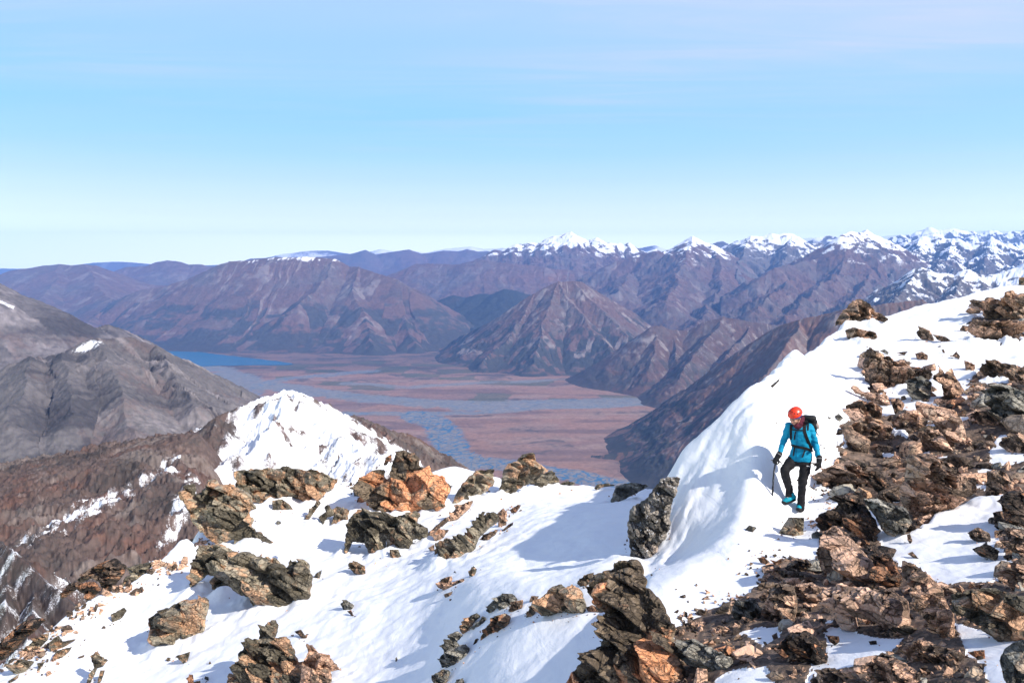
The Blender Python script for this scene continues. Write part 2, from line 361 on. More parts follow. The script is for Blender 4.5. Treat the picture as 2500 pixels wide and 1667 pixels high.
mountain('mountain', 'broad dark pointed peak with a white couloir, right of the double-topped peak', cr(D_, [(480,640),(560,560),(660,490),(760,400),(880,385),(1000,340),(1100,310),(1180,212),(1250,185),(1310,172),(1350,163),(1400,195),(1450,240),(1500,262),(1600,290),(1750,330)], (13*K, 16*K)),
         spurs=[[(*D_(1350,165),15.6*K),(*D_(1290,300),14.4*K),(*D_(1150,440),13.*K),(*D_(1000,560),12.*K),(*D_(850,700),10.6*K)],
                [(*D_(1000,340),15*K),(*D_(900,460),13.6*K),(*D_(760,560),12.4*K),(*D_(620,690),11.*K)],
                [(*D_(1500,262),15.8*K),(*D_(1420,400),14*K),(*D_(1350,520),12.4*K),(*D_(1200,650),10.8*K)]],
         px=(1760, 2330), Y=(9.4*K, 17*K), nu=480, nr=360, sp=1000, reach=3200, seed=12, jag=95, namp=210, nscale=1050, slope=.64, grain=.016, snow_fn=lambda c: np.clip(.42+(c['z']-250)/500.+.6*fbm(c['along']/130, c['down']/500, 4, 6)+.45*fbm(c['x']/450, c['y']/450, 4, 39)-.35*np.clip(c['slope']-.85, 0, 3)+.25*sst(2000, 2250, c['px'])-.9*sst(1900, 2020, c['px'])*sst(2160, 2110, c['px'])*sst(590, 580, c['py']+30), -1, 1.2), colour=col_with(forest=.3, scree=.4))
def right_snow(zl, w, k):
    return lambda c: np.clip(.5+(c['z']-zl)/w+.9*fbm(c['along']/160, c['down']/500, 4, k)+.9*fbm(c['x']/420, c['y']/420, 5, k+3)-.75*np.clip(c['slope']-.7, 0, 3), -1, 1.2)
mountain('mountain', 'jagged pale blue-white range high on the right skyline', cr(D_, [(1350,260),(1450,235),(1500,215),(1600,195),(1700,168),(1750,143),(1800,165),(1850,158),(1900,143),(1950,150),(2000,170),(2060,190),(2100,178),(2170,163),(2250,180),(2352,158),(2500,170),(2700,190)], 26*K),
         px=(2100, 2700), Y=(21*K, 27.5*K), nu=400, nr=160, sp=1100, reach=3500, seed=13, jag=160, namp=330, nscale=1300, slope=.7, grain=.012, snow_fn=right_snow(520, 700, 7), colour=col_with(forest=.05, scree=.2, base=C_ROCK))
mountain('mountain', 'large snow-plastered range with dark rock ribs on the right', cr(D_, [(1250,330),(1380,270),(1450,250),(1520,262),(1600,230),(1660,240),(1700,208),(1800,200),(1850,225),(1900,208),(1980,235),(2050,250),(2150,218),(2200,250),(2260,240),(2352,295),(2500,330),(2700,340)], (17*K, 15.5*K)),
         spurs=[[(*D_(1700,210),16.6*K),(*D_(1640,320),15.2*K),(*D_(1540,420),14*K),(*D_(1400,520),12.6*K)], [(*D_(1900,210),16.3*K),(*D_(1860,330),14.8*K),(*D_(1760,420),13.6*K)],
                [(*D_(2150,220),16*K),(*D_(2100,340),14.6*K),(*D_(2080,460),13.2*K)], [(*D_(2352,295),15.6*K),(*D_(2300,400),14*K),(*D_(2250,480),12.6*K)]],
         px=(2060, 2700), Y=(10.5*K, 18*K), nu=520, nr=360, sp=800, reach=2600, seed=14, jag=120, namp=260, nscale=950, slope=.72, grain=.016, snow_fn=right_snow(-60, 620, 17), colour=col_with(forest=.05, scree=.2, base=C_ROCK))
mountain('mountain', 'dark rocky spur streaked with snow just above the right snow crest', cr(D_, [(1180,690),(1260,630),(1330,585),(1420,545),(1500,530),(1560,490),(1600,450),(1650,420),(1700,400),(1800,432),(1900,440),(2000,420),(2100,452),(2200,430),(2352,370),(2500,330),(2700,300)], (9.6*K, 9*K)),
         spurs=[[(*D_(1700,400),9.4*K),(*D_(1560,560),8.6*K),(*D_(1480,700),7.8*K)], [(*D_(2000,420),9.3*K),(*D_(1900,560),8.5*K),(*D_(1860,640),7.9*K)]],
         px=(2030, 2700), Y=(6.8*K, 10.5*K), nu=480, nr=260, sp=500, reach=1500, seed=15, jag=40, namp=130, nscale=600, slope=.7, grain=.03, snow_fn=lambda c: np.clip(.75+(c['z']+150)/420.+.75*fbm(c['along']/80, c['down']/400, 4, 5)+.45*fbm(c['x']/200, c['y']/200, 4, 33)-.25*np.clip(c['slope']-.8, 0, 3)+.35*sst(2350, 2480, c['px']), -1, 1.2), colour=col_with(forest=.05, scree=.25, base=C_ROCK*1.1), zf=-1000)
mountain('mountain', 'steep brown pyramid hill rising from the plain at the centre, dark shrubs on its front', cr(M_, [(640,1000),(740,940),(830,905),(900,850),(1050,738),(1180,650),(1320,562),(1400,520),(1470,488),(1560,486),(1620,490),(1700,540),(1800,602),(1950,682),(2050,770),(2150,860)], (10.9*K, 10.9*K)),
         spurs=[[(*M_(1470,490),10.9*K),(*M_(1540,610),10.5*K),(*M_(1650,740),10.*K),(*M_(1760,870),9.6*K),(*M_(1840,980),9.2*K)],
                [(*M_(1560,488),10.9*K),(*M_(1720,650),10.4*K),(*M_(1860,780),10.*K),(*M_(1960,870),9.7*K)],
                [(*M_(1320,562),10.9*K),(*M_(1240,720),10.4*K),(*M_(1120,880),9.9*K),(*M_(1000,1000),9.5*K)],
                [(*M_(1470,490),10.9*K),(*M_(1400,660),10.3*K),(*M_(1350,850),9.7*K),(*M_(1300,1010),9.2*K)]],
         px=(900, 1800), Y=(8.2*K, 12*K), nu=760, nr=380, sp=480, reach=1700, seed=16, jag=14, namp=55, nscale=480, slope=.8, sub=False, grain=.03, colour=col_with(forest=.9, scree=.7, red=.12, fh=.40))
mountain('mountain', 'low dark brown hill with pale gullies right of the pyramid hill', cr(M_, [(1560,1160),(1650,1090),(1750,1030),(1850,950),(1960,862),(2060,778),(2130,768),(2200,800),(2300,802)], (8.6*K, 8.8*K))+cr(D_, [(210,800),(300,750),(430,714),(540,730),(620,745),(720,760),(790,768),(950,800),(1150,860)], (8.8*K, 8.6*K)),
         spurs=[[(*M_(2100,770),8.8*K),(*M_(2080,930),8.3*K),(*M_(2040,1080),7.9*K)], [(*M_(2200,800),8.8*K),(*M_(2230,950),8.3*K),(*M_(2250,1120),7.8*K)],
                [(*D_(430,715),8.8*K),(*D_(340,850),8.3*K),(*D_(230,980),7.8*K),(*D_(130,1120),7.3*K)], [(*D_(620,745),8.8*K),(*D_(560,850),8.3*K),(*D_(450,960),7.8*K)]],
         px=(1250, 2300), Y=(6.6*K, 9.6*K), nu=720, nr=300, sp=420, reach=1200, seed=17, jag=10, namp=48, nscale=420, slope=.8, sub=False, grain=.03, colour=col_with(forest=.6, scree=.75, red=.1, fh=.36, base=C_TUSS*.8))
mountain('mountain', 'long brown ridge with scree chutes and black shrub patches running down right of the plain', cr(D_, [(-250,1452),(-110,1370),(0,1300),(200,1168),(400,1020),(580,898),(700,820),(800,762),(920,730),(1100,690),(1200,660),(1400,640),(1700,600)], (6.15*K, 5.0*K)),
         spurs=[[(*D_(200,1168),5.95*K),(*D_(60,1330),5.85*K),(*D_(-150,1480),5.75*K)], [(*D_(400,1020),5.8*K),(*D_(330,1180),5.6*K),(*D_(150,1370),5.5*K),(*D_(-100,1470),5.75*K),(*D_(-340,1503),5.88*K)],
                [(*D_(580,898),5.65*K),(*D_(560,1060),5.3*K),(*D_(430,1240),5.1*K),(*D_(200,1450),5.1*K),(*D_(-100,1560),5.15*K),(*D_(-444,1607),5.28*K)], [(*D_(920,730),5.4*K),(*D_(850,900),5.0*K),(*D_(700,1080),4.8*K),(*D_(480,1300),4.7*K)]],
         px=(1150, 2500), Y=(3.2*K, 6.9*K), nu=760, nr=420, sp=330, reach=420, seed=18, jag=9, namp=42, nscale=330, slope=.90, sub=False, grain=.04, colour=col_with(forest=.9, scree=.6, red=.8, fh=.30, base=C_TUSS*1.15))

# ---------------------------------------------------------------- valley floor, one sheet to the horizon
def floor_xy(px, py):
    u, t = ut(px, py); y = -FLOOR/t
    return np.stack([u*y, y], -1)
def pdist(X, Y, P):
    d = np.full(X.shape, 1e9)
    for a, b in zip(P[:-1], P[1:]):
        ab = b-a; l2 = max(1e-6, ab@ab); t = np.clip(((X-a[0])*ab[0]+(Y-a[1])*ab[1])/l2, 0, 1)
        d = np.minimum(d, np.hypot(X-a[0]-t*ab[0], Y-a[1]-t*ab[1]))
    return d
def valley():
    us = np.linspace(-.78, .9, 1000)
    ys = np.concatenate([np.linspace(60, 3400, 12), np.exp(np.linspace(math.log(3500), math.log(14500), 640)), np.exp(np.linspace(math.log(15000), math.log(45000), 30))])
    UU, YY = np.meshgrid(us, ys); X = (UU*YY).ravel(); Y = YY.ravel()
    X = np.where(Y < 3450, X*np.clip(3500/Y, 1, 40), X)
    w1 = fbm(X/700, Y/700, 5, 1); w2 = fbm(X/700+30, Y/700, 5, 2)
    big = fbm(X/1500+.5*w1, Y/1100+.5*w2, 5, 40); mid = fbm(X/420+w1, Y/330+w2, 5, 41); fine = fbm(X/90, Y/90, 4, 42)
    PINK = np.array([.27, .158, .122]); TAN = np.array([.25, .165, .135]); GRAV = np.array([.20, .20, .205]); GREEN = np.array([.085, .10, .07]); DARK = np.array([.07, .06, .06]); BLUE = np.array([.05, .14, .25]); VIO = np.array([.20, .13, .115])
    t = np.tile(PINK, (len(X), 1))
    t = _mixc(t, TAN, sst(-.2, .4, mid))
    t = _mixc(t, VIO, sst(.0, .35, big+.3*mid)*.85)
    lng = fbm(X/1300+.4*w1, Y/210+.6*w2, 5, 43)
    t = _mixc(t, VIO*.75, sst(.02, .35, lng)*.8); t = _mixc(t, np.array([.30, .21, .17]), sst(.1, .4, -lng+.3*mid)*.6)
    t = _mixc(t, DARK, sst(.035, .0, np.abs(perlin(X/420+.8*w1, Y/300+.8*w2, 44)))*sst(0, .3, fbm(X/900, Y/900, 3, 45))*.5)
    # shrubby bands and paddocks, mostly toward the hills
    Yk = Y/1000.
    t = _mixc(t, DARK, sst(.12, .4, mid+.4*fine+.25*sst(8.2, 9.6, Yk)-.1)*.75)
    cellx = np.floor((X+200*w1)/420); celly = np.floor((Y+260*w2)/300)
    pr = rnd2(cellx.astype(np.int64), celly.astype(np.int64), 5)
    t = _mixc(t, GREEN, ((pr > .8) & (Yk > 7.3) & (Yk < 10.8) & (np.abs(X/Y) < .3)).astype(float)*.7)
    t = _mixc(t, C_DARK, sst(9.0, 9.6, Yk+.5*mid)*.35)
    def bed(pts, width, g=.95, ch=1., brk=.0, sc=1., blue=.6):
        nonlocal t
        P = np.array([floor_xy(a, b) for a, b in pts])
        d = pdist(X+130*w1, Y+130*w2, P)
        ww = width*(1+.5*w2)
        m = sst(1.05, .8, d/ww+.5*fine-.25*mid)*g
        m = m*sst(brk-.25, brk+.1, mid+.5*w1+.45)
        t = _mixc(t, GRAV, m)
        # braided channels: thin winding lines inside the bed
        wx, wy = X+170*w1+25*fine, Y+170*w2
        c1 = np.abs(perlin(wx/(190*sc), wy/(190*sc), 60)); c2 = np.abs(perlin(wx/(100*sc)+7, wy/(110*sc), 61)); c3 = np.abs(perlin(wx/(60*sc)+3, wy/(70*sc), 62))
        c = np.maximum(np.maximum(sst(.12, .03, c1), .85*sst(.12, .02, c2)), .6*sst(.09, .02, c3))*ch
        t = _mixc(t, BLUE, np.clip(c*sst(1.15, .85, d/ww), 0, 1)*blue)
    bed([(1640,978),(1500,980),(1350,985),(1200,990),(1050,985),(900,975),(750,955),(620,935),(560,915),(500,897)], 230, .9, .55, .1)
    bed([(1640,985),(1400,995),(1200,1003),(1000,1010),(850,1010)], 70, .8, .7)
    bed([(1450,925),(1300,930),(1150,935),(1000,945),(850,935)], 90, .75, .3, .2)
    bed([(900,905),(800,915),(700,925),(620,945),(600,990),(700,1010),(830,1010)], 130, .7, 1., .15)
    bed([(1010,1010),(1060,1030),(1085,1055),(1090,1080),(1110,1105),(1160,1125),(1240,1135),(1320,1150),(1400,1165),(1500,1185),(1600,1200)], 140, .85, 1.3, 0., .7, 1.)
    bed([(1160,1125),(1100,1150),(1050,1190)], 90, .8, 1.2, 0., .7)
    t = t*(1+.22*fine[:, None])
    V = np.stack([X, Y, np.full(X.shape, FLOOR)], -1)
    F = grid_faces(len(ys), len(us))
    o = new_obj('ground', mesh_np('ground', V, F, True, dict(tint=t, snow=np.full(len(X), -1.), grain=np.full(len(X), .03))), MT)
    tag(o, 'flat pinkish-brown valley plain crossed by braided gravel riverbeds', 'ground', None, 'structure')
valley()
def lake():
    pts = [(330,842),(395,848),(430,853),(500,861),(560,869),(640,877),(690,884),(722,890),(700,892),(600,892),(520,894),(480,895),(420,905),(340,905)]
    P = np.array([floor_xy(a, b) for a, b in pts])
    dense = []
    for i in range(len(P)):
        a, b = P[i], P[(i+1) % len(P)]
        for k in range(10):
            q = a+(b-a)*k/10; dense.append(q+40*np.array([perlin(np.array(q[0]/200), np.array(q[1]/200), 3), perlin(np.array(q[0]/200), np.array(q[1]/200), 4)]))
    dense = np.array(dense)
    me = bpy.data.meshes.new('lake')
    me.from_pydata([(x, y, FLOOR+3) for x, y in dense], [], [list(range(len(dense)))]); me.update()
    m, t, b = material('lake_water')
    b.inputs['Base Color'].default_value = (.008, .13, .26, 1); b.inputs['Roughness'].default_value = .25; b.inputs['IOR'].default_value = 1.33
    pos = t.add('ShaderNodeNewGeometry').outputs['Position']
    t.put(b, 'Normal', t.bump(t.noise(pos, .03, 5), 1.5, .6))
    tag(new_obj('water', me, m), 'blue lake at the foot of the brown massif', 'lake', None, 'structure')
lake()

# ---------------------------------------------------------------- nearer mountains on the left
def col_greyscree(c):
    s = c['seed']
    st = fbm(c['along']/(c['sp']*.16), c['down']/(c['sp']*3.2), 4, s+11); st2 = fbm(c['along']/(c['sp']*.035), c['down']/(c['sp']*1.2), 3, s+15)
    fine = fbm(c['x']/c['ns']*9, c['y']/c['ns']*9, 5, s+13); big = fbm(c['x']/c['ns'], c['y']/c['ns'], 4, s+12)
    t = np.tile(np.array([.155, .138, .13]), (len(c['x']), 1))
    t = _mixc(t, np.array([.30, .26, .24]), sst(.0, .3, st+.5*st2+.15*fine)*.9)
    t = _mixc(t, np.array([.14, .10, .088]), sst(.05, .4, big+.5*fine)*.7)
    band = fbm(c['x']/c['ns']*.7, c['y']/c['ns']*.7+c['z']/c['ns']*2.4, 5, s+33)+.35*fine+.25*big-1.1*np.clip(st+.6*st2, -.1, 1)
    t = _mixc(t, np.array([.055, .052, .056]), sst(.14, .4, band)*.75)
    return t*(.80+.32*fine[:, None])*np.array([.98, 1., 1.07])
mountain('mountain', 'bare grey slope at the left edge, farther of the two grey mountains', cr(L_, [(-500,250),(-250,370),(0,505),(50,540),(130,590),(230,660),(330,722),(400,772),(500,785),(620,780),(690,760),(740,780),(800,802),(880,830),(1000,900),(1200,1010)], (3.0*K, 3.5*K)),
         px=(-200, 500), Y=(2.0*K, 3.9*K), nu=300, nr=260, sp=260, reach=900, rgh=.45, crest_fall=True, fine=.16, seed=19, jag=10, namp=46, nscale=260, slope=.62, grain=.05, colour=lambda c: col_greyscree(c)*np.array([1.05, 1.05, 1.08])*.95, zf=-1200, snow_fn=lambda c: np.where((np.abs(c['py']-(740+(c['px']-10)*.45)) < 5) & (c['px'] < 35), .55, -1))
mountain('mountain', 'grey-brown scree mountain with dark bands and pale chutes, nearer on the left', cr(L_, [(-400,1190),(-200,1120),(0,1062),(60,1022),(190,965),(290,970),(400,940),(520,880),(600,850),(690,860),(760,845),(830,838),(900,868),(1000,902),(1100,950),(1250,1040),(1400,1130),(1540,1240),(1640,1330),(1800,1500)], (1.9*K, 2.5*K)),
         spurs=[[(*L_(600,850),2.15*K),(*L_(700,1020),1.95*K),(*L_(800,1250),1.75*K),(*L_(820,1480),1.6*K)], [(*L_(1000,902),2.25*K),(*L_(1130,1080),2.05*K),(*L_(1250,1290),1.85*K)],
                [(*L_(190,965),2.0*K),(*L_(160,1150),1.8*K),(*L_(60,1350),1.6*K)], [(*L_(400,940),2.05*K),(*L_(440,1120),1.85*K),(*L_(480,1350),1.65*K)]],
         px=(-160, 720), Y=(1.15*K, 2.75*K), nu=560, nr=460, sp=190, reach=700, rgh=.3, crest_fall=True, fine=.16, seed=20, jag=7, namp=40, nscale=190, slope=.62, grain=.07, colour=col_greyscree, zf=-720, gully=.7,
         snow_fn=lambda c: np.clip(1.5-np.hypot((c['px']-215)/40, (c['py']-845+(c['px']-215)*.35)/14)+.6*fbm(c['x']/12, c['y']/30, 3, 4), -1, 1)-.35)
from mathutils.kdtree import KDTree
RFOOT = []
# ================================================================ MIDDLE GROUND (snowy bump, brown hollow, dark buttress)
def col_brown(c):
    s = c['seed']
    st = fbm(c['along']/(c['sp']*.1), c['down']/(c['sp']*.9), 4, s+11)
    fine = 1.5*fbm(c['x']/c['ns']*11, c['y']/c['ns']*11, 6, s+13, .65); big = fbm(c['x']/c['ns'], c['y']/c['ns'], 5, s+12)
    t = np.tile(np.array([.115, .085, .077]), (len(c['x']), 1))
    t = _mixc(t, np.array([.115, .052, .038]), sst(.0, .4, big+.4*fine)*.55)
    t = _mixc(t, np.array([.19, .165, .15]), sst(.1, .4, st+.3*fine)*.6)
    t = _mixc(t, np.array([.05, .046, .046]), sst(.1, .4, -big+.5*fine)*.75)
    return t*(1+.5*fine[:, None])
def bump_snow(c):
    f = sst(545, 625, c['px']+(c['py']-1000)*.55)*sst(1010, 840, c['px']-(c['py']-1000)*1.1)
    f = np.where(c['py'] < 965, np.maximum(f, .8), f)
    r = fbm(c['along']/5, c['down']/34, 5, 5); q = fbm(c['x']/14, c['y']/14, 5, 6); q2 = fbm(c['x']/45, c['y']/45, 4, 7)
    right = sst(735, 775, c['px']-(c['py']-952)*1.55)
    v = -.20+.92*f+.95*r+.8*q+.45*q2-1.15*right-.35*np.clip(c['gl']-.75, -.3, .3)*3
    return np.clip(v, -1, 1.25)
mountain('mountain', 'pointed snowy peak in the middle distance with a bare right shoulder', cr(raw, [(380,1190),(430,1130),(470,1088),(500,1042),(530,1020),(600,985),(640,975),(680,957),(708,951),(760,970),(850,1010),(900,1027),(1000,1062),(1040,1085),(1100,1120),(1150,1148),(1250,1200)], [430.+0*i for i in range(17)] and (420, 640)),
         spurs=[[(708,951,490),(690,1010,455),(640,1070,420),(560,1130,395)], [(708,951,490),(790,1040,455),(880,1090,425),(960,1150,400)], [(530,1020,455),(500,1090,425),(470,1150,400)], [(880,1020,560),(960,1090,520),(1040,1150,490)]],
         px=(330, 1260), Y=(300, 720), nu=480, nr=340, sp=26, reach=150, fine=.2, seed=23, jag=2.2, namp=13, nscale=46, slope=.7, grain=.5, colour=col_brown, zf=-230, snow_fn=bump_snow, grad=.5)
def hollow_snow(c):
    q = fbm(c['x']/5, c['y']/9, 6, 6, .65); q2 = fbm(c['x']/40, c['y']/40, 4, 7)
    a = np.exp(-(pdist(c['px'], c['py'], np.array([(60,1320),(170,1265),(290,1210),(360,1170),(430,1120)], float))/24)**2)
    b = np.exp(-(pdist(c['px'], c['py'], np.array([(370,1370),(425,1290),(440,1230),(470,1180)], float))/26)**2)
    e = np.exp(-(pdist(c['px'], c['py'], np.array([(20,1345),(90,1300),(150,1285)], float))/12)**2)
    return np.clip(-.33+.72*np.maximum(np.maximum(a, b), e)+1.1*q+.65*q2, -1, 1.1)
mountain('mountain', 'red-brown rocky hollow with thin snow streaks below the left ridge', cr(raw, [(-400,1290),(-200,1260),(0,1216),(40,1200),(80,1182),(150,1145),(200,1128),(300,1115),(345,1097),(400,1080),(470,1062),(520,1160),(600,1215),(700,1260),(800,1290),(900,1310)], (360, 430)),
         spurs=[[(80,1182,370),(130,1250,330),(120,1330,300)], [(300,1115,400),(330,1190,345),(340,1270,300),(300,1360,265)], [(400,1080,410),(430,1160,350),(450,1240,300)], [(-50,1240,360),(0,1300,320),(60,1400,280)]],
         px=(-250, 950), Y=(150, 470), nu=560, nr=380, sp=40, reach=240, zadj=lambda p: -30*sst(450, 610, p), fine=.3, seed=24, jag=1.8, namp=11, nscale=40, slope=.22, grad=.14, grain=.5, colour=col_brown, zf=-155, snow_fn=hollow_snow, conc=1.1)
mountain('mountain', 'dark jagged buttress dusted with snow at the lower left edge', cr(raw, [(-200,1240),(-90,1270),(-30,1300),(0,1327),(15,1333),(40,1350),(75,1388),(110,1420),(145,1450),(200,1490),(260,1540)], (92, 66)),
         spurs=[[(0,1327,86),(20,1420,76),(10,1520,68)], [(75,1388,80),(85,1460,72),(60,1560,62)], [(-90,1270,90),(-80,1400,78)]],
         px=(-180, 300), Y=(30, 104), nu=300, nr=300, sp=9, reach=40, fine=.2, seed=25, jag=1.0, namp=3.0, nscale=10, slope=1.35, grad=.9, grain=2., colour=lambda c: col_brown(c)*np.array([.75,.8,.85]), zf=-70, conc=1.15,
         snow_fn=lambda c: np.clip(.3+.6*fbm(c['along']/1.6, c['down']/5, 4, 5)+.7*fbm(c['x']/3, c['y']/3, 5, 8)-.1*np.clip(c['slope']-1, 0, 3), -1, 1.2))

# ================================================================ FOREGROUND RIDGE (snow and bare ground, one sheet)
def ctrl(*pts):
    out = []
    for px, py, Y in pts:
        u, t = ut(px, py); out.append((float(u), math.log(Y), -float(t)))
    return np.array(out)
US, LS = 2.2, 1.0
def _rbf_fit(C):
    q = C[:, :2]*np.array([US, LS]); r = np.hypot(q[:, None, 0]-q[None, :, 0], q[:, None, 1]-q[None, :, 1])
    n = len(q); Kx = np.sqrt(r*r+.06**2); P = np.concatenate([np.ones((n, 1)), q], 1)
    A = np.zeros((n+3, n+3)); A[:n, :n] = -Kx-np.eye(n)*-4e-3; A[:n, n:] = P; A[n:, :n] = P.T
    return q, np.linalg.solve(A, np.concatenate([C[:, 2], np.zeros(3)]))
def _rbf_eval(fit, u, l):
    rq, rw = fit
    q = np.stack([u*US, l*LS], -1).reshape(-1, 2); out = np.empty(len(q))
    for i in range(0, len(q), 20000):
        p = q[i:i+20000]; r = np.sqrt((p[:, None, 0]-rq[None, :, 0])**2+(p[:, None, 1]-rq[None, :, 1])**2+.06**2)
        out[i:i+20000] = -r@rw[:-3]+rw[-3]+p@rw[-2:]
    return out.reshape(u.shape)
# the snow bowl on the left and its outer edge
BOWL = ctrl((300,1667,16.5),(600,1667,15),(900,1667,13.5),(1150,1667,11.),(0,1800,14),(500,1850,12),(1000,1850,10),
   (300,1520,20),(600,1500,19),(900,1500,17),(1080,1560,13.6),(1250,1500,12.2),(1330,1600,10.3),(1400,1520,10.8),(1220,1600,11.),
   (600,1380,22.5),(900,1380,21.5),(1150,1370,18.5),(1300,1390,15.8),(1400,1385,14.6),(1480,1370,14.2),
   (1060,1520,14.8),(1150,1440,14.6),(1270,1400,14.3),(1420,1400,12.9),(1480,1400,12.2),
   (900,1290,25.5),(1150,1280,24),(1350,1270,20.5),(1480,1280,18),(1530,1350,15.6),
   (700,1230,28),(1000,1230,29),(1250,1230,28.5),(1450,1230,24),
   (480,1190,30),(620,1180,31),(860,1178,32),(1000,1165,33.5),(1110,1142,35.5),(1250,1178,34.5),(1330,1182,34.5),(1450,1186,34),(1560,1192,32.5),(1660,1200,30.),
   (450,1290,26),(490,1360,23.5),(380,1390,22.8),(250,1455,21),(130,1545,19.3),(30,1625,18),(-120,1720,16.5),(1800,1330,17),(1950,1450,13),(1700,1520,11))
EDGE_A = [(-400,1900,13.5),(-120,1720,16.5),(30,1625,18),(130,1545,19.3),(250,1455,21),(380,1395,22.8),(500,1345,25),(545,1260,28.),(560,1195,30.6),(640,1180,31),(860,1178,32),(1000,1165,33.5),(1110,1142,35.5),(1250,1178,34.5),(1330,1182,34.5),(1450,1186,34),(1560,1192,32.5),(1700,1200,31),(2200,1250,30)]
# the ridge the climber stands on, and its left edge
RIDGE = ctrl((1560,1667,8.0),(1800,1667,7.0),(2100,1667,6.2),(2500,1667,5.2),(2800,1667,5),(1500,1900,6.),(2000,1950,4.6),(2500,1950,3.6),
   (1700,1500,9.3),(1900,1500,8.8),(2200,1500,8),(2500,1500,7),(1560,1540,8.8),
   (1610,1432,10.2),(1680,1380,10.9),(1750,1350,11.2),(1900,1350,11),(2150,1350,10.3),(2500,1350,9.2),
   (1800,1275,12.3),(1870,1235,13),(1950,1246,13.2),(1918,1241,13.2),(2100,1230,13),(2300,1220,12.4),(2500,1200,11.8),
   (2000,1120,14.8),(2200,1100,15.3),(2500,1080,14.4),(1960,1170,13.9),
   (1965,1040,15.6),(2100,1000,18.5),(2300,980,18.5),(2500,960,18),
   (1990,900,21.7),(2200,890,22.5),(2500,860,22.5),
   (2010,850,24.8),(2200,800,28),(2500,760,28),
   (2060,802,27.5),(2150,778,31),(2300,735,33),(2500,688,34.5),(2750,620,36),
   (1890,925,16.3),(1945,858,20.3),(1900,1160,13.55),(1905,1090,14.1))
def flank(px, py):
    u, t = ut(px, py); return float(15.9/(1.0*u+.6+t))
RIDGE = np.vstack([RIDGE, ctrl(*[(x, y, flank(x, y)) for x, y in ((1655,1115),(1700,1082),(1760,1046),(1830,985),(1850,1050),(1850,1120),(1780,1225),(1640,1345),(1600,1190),(1590,1250),(1700,1285),(1750,1150),(1680,1200),(1800,1080),(1720,1220),(1610,1300),(1650,1250),(1845,1180))])])
EDGE_B = [(1300,2300,4.2),(1430,1900,6.),(1500,1667,8),(1560,1540,8.9),(1590,1445,10.2),(1612,1400,12.9),(1628,1340,13.6),(1630,1260,14.3),(1645,1195,14.75),(1672,1120,15.0),(1710,1062,15.0),(1763,1020,14.95),(1818,990,15.1),(1866,958,15.6),(1908,920,16.8),(1950,864,20.4),(1992,836,24.5),(2060,802,27.8),(2150,778,31),(2300,735,33),(2500,688,34.5),(2750,620,36),(3200,560,38)]
_fa, _fb = _rbf_fit(BOWL), _rbf_fit(RIDGE)
def beyond(X, Y, edge):
    """distance past an edge polyline (visible ground lies to its right, walking along it)"""
    P = np.array([at(*e)[:2] for e in edge]); d = np.full(X.shape, 1e9); sg = np.zeros(X.shape)
    for a, b in zip(P[:-1], P[1:]):
        ab = b-a; t = np.clip(((X-a[0])*ab[0]+(Y-a[1])*ab[1])/(ab@ab), 0, 1)
        q = np.hypot(X-a[0]-t*ab[0], Y-a[1]-t*ab[1]); w = q < d-1e-9
        c = ab[0]*(Y-a[1])-ab[1]*(X-a[0])
        d = np.where(w, q, d); sg = np.where(w, c, sg)
    return np.where(sg > 0, d, 0.)
NU, NY = 760, 820
TU = np.linspace(-.86, .92, NU); TL = np.linspace(math.log(2.2), math.log(75), NY)
_cu = np.linspace(TU[0], TU[-1], NU//2); _cl = np.linspace(TL[0], TL[-1], NY//2)
_UG, _LG = np.meshgrid(_cu, _cl)
_SA = _rbf_eval(_fa, _UG, _LG); _SB = _rbf_eval(_fb, _UG, _LG)
def bil(G, ua, la, u, l):
    fu = np.clip((u-ua[0])/(ua[1]-ua[0]), 0, len(ua)-1.001); fl = np.clip((l-la[0])/(la[1]-la[0]), 0, len(la)-1.001)
    i = fu.astype(int); j = fl.astype(int); a = fu-i; b = fl-j
    return (G[j, i]*(1-a)+G[j, i+1]*a)*(1-b)+(G[j+1, i]*(1-a)+G[j+1, i+1]*a)*b
UG, LG = np.meshgrid(TU, TL)
TY = np.exp(LG); TX = UG*TY
def smoothed(d, w): return np.sqrt(d*d+w*w)-w
_jx = .5*fbm(TX/2.2, TY/2.2, 4, 211); _jy = .5*fbm(TX/2.2+9, TY/2.2, 4, 212)
ZA = bil(_SA, _cu, _cl, UG, LG)*TY-2.3*smoothed(beyond(TX+_jx, TY+_jy, EDGE_A), .4)
ZB = bil(_SB, _cu, _cl, UG, LG)*TY-2.6*smoothed(beyond(TX+.4*_jx, TY+.4*_jy, EDGE_B), .25)
TZ = .5*(ZA+ZB+np.sqrt((ZA-ZB)**2+.3**2))
# wind-packed relief
_wx = fbm(TX/3.5, TY/3.5, 4, 201); _wy = fbm(TX/3.5+40, TY/3.5, 4, 202)
TZ += .10*fbm(TX/4.5, TY/4.5, 4, 203)*np.clip(TY/14, .5, 1.5)
TZ += .028*ridged(TX/1.7+_wx*.8, TY/3.2+_wy*.8, 4, 204)*np.clip(TY/14, .4, 1.6)
_PX, _PY = pix(TX, TY, TZ)
def inpoly(px, py, P):
    P = np.asarray(P, float); c = np.zeros(np.shape(px), bool); j = len(P)-1
    for i in range(len(P)):
        xi, yi = P[i]; xj, yj = P[j]
        if yi != yj:
            c ^= ((yi > py) != (yj > py)) & (px < (xj-xi)*(py-yi)/(yj-yi)+xi)
        j = i
    return c
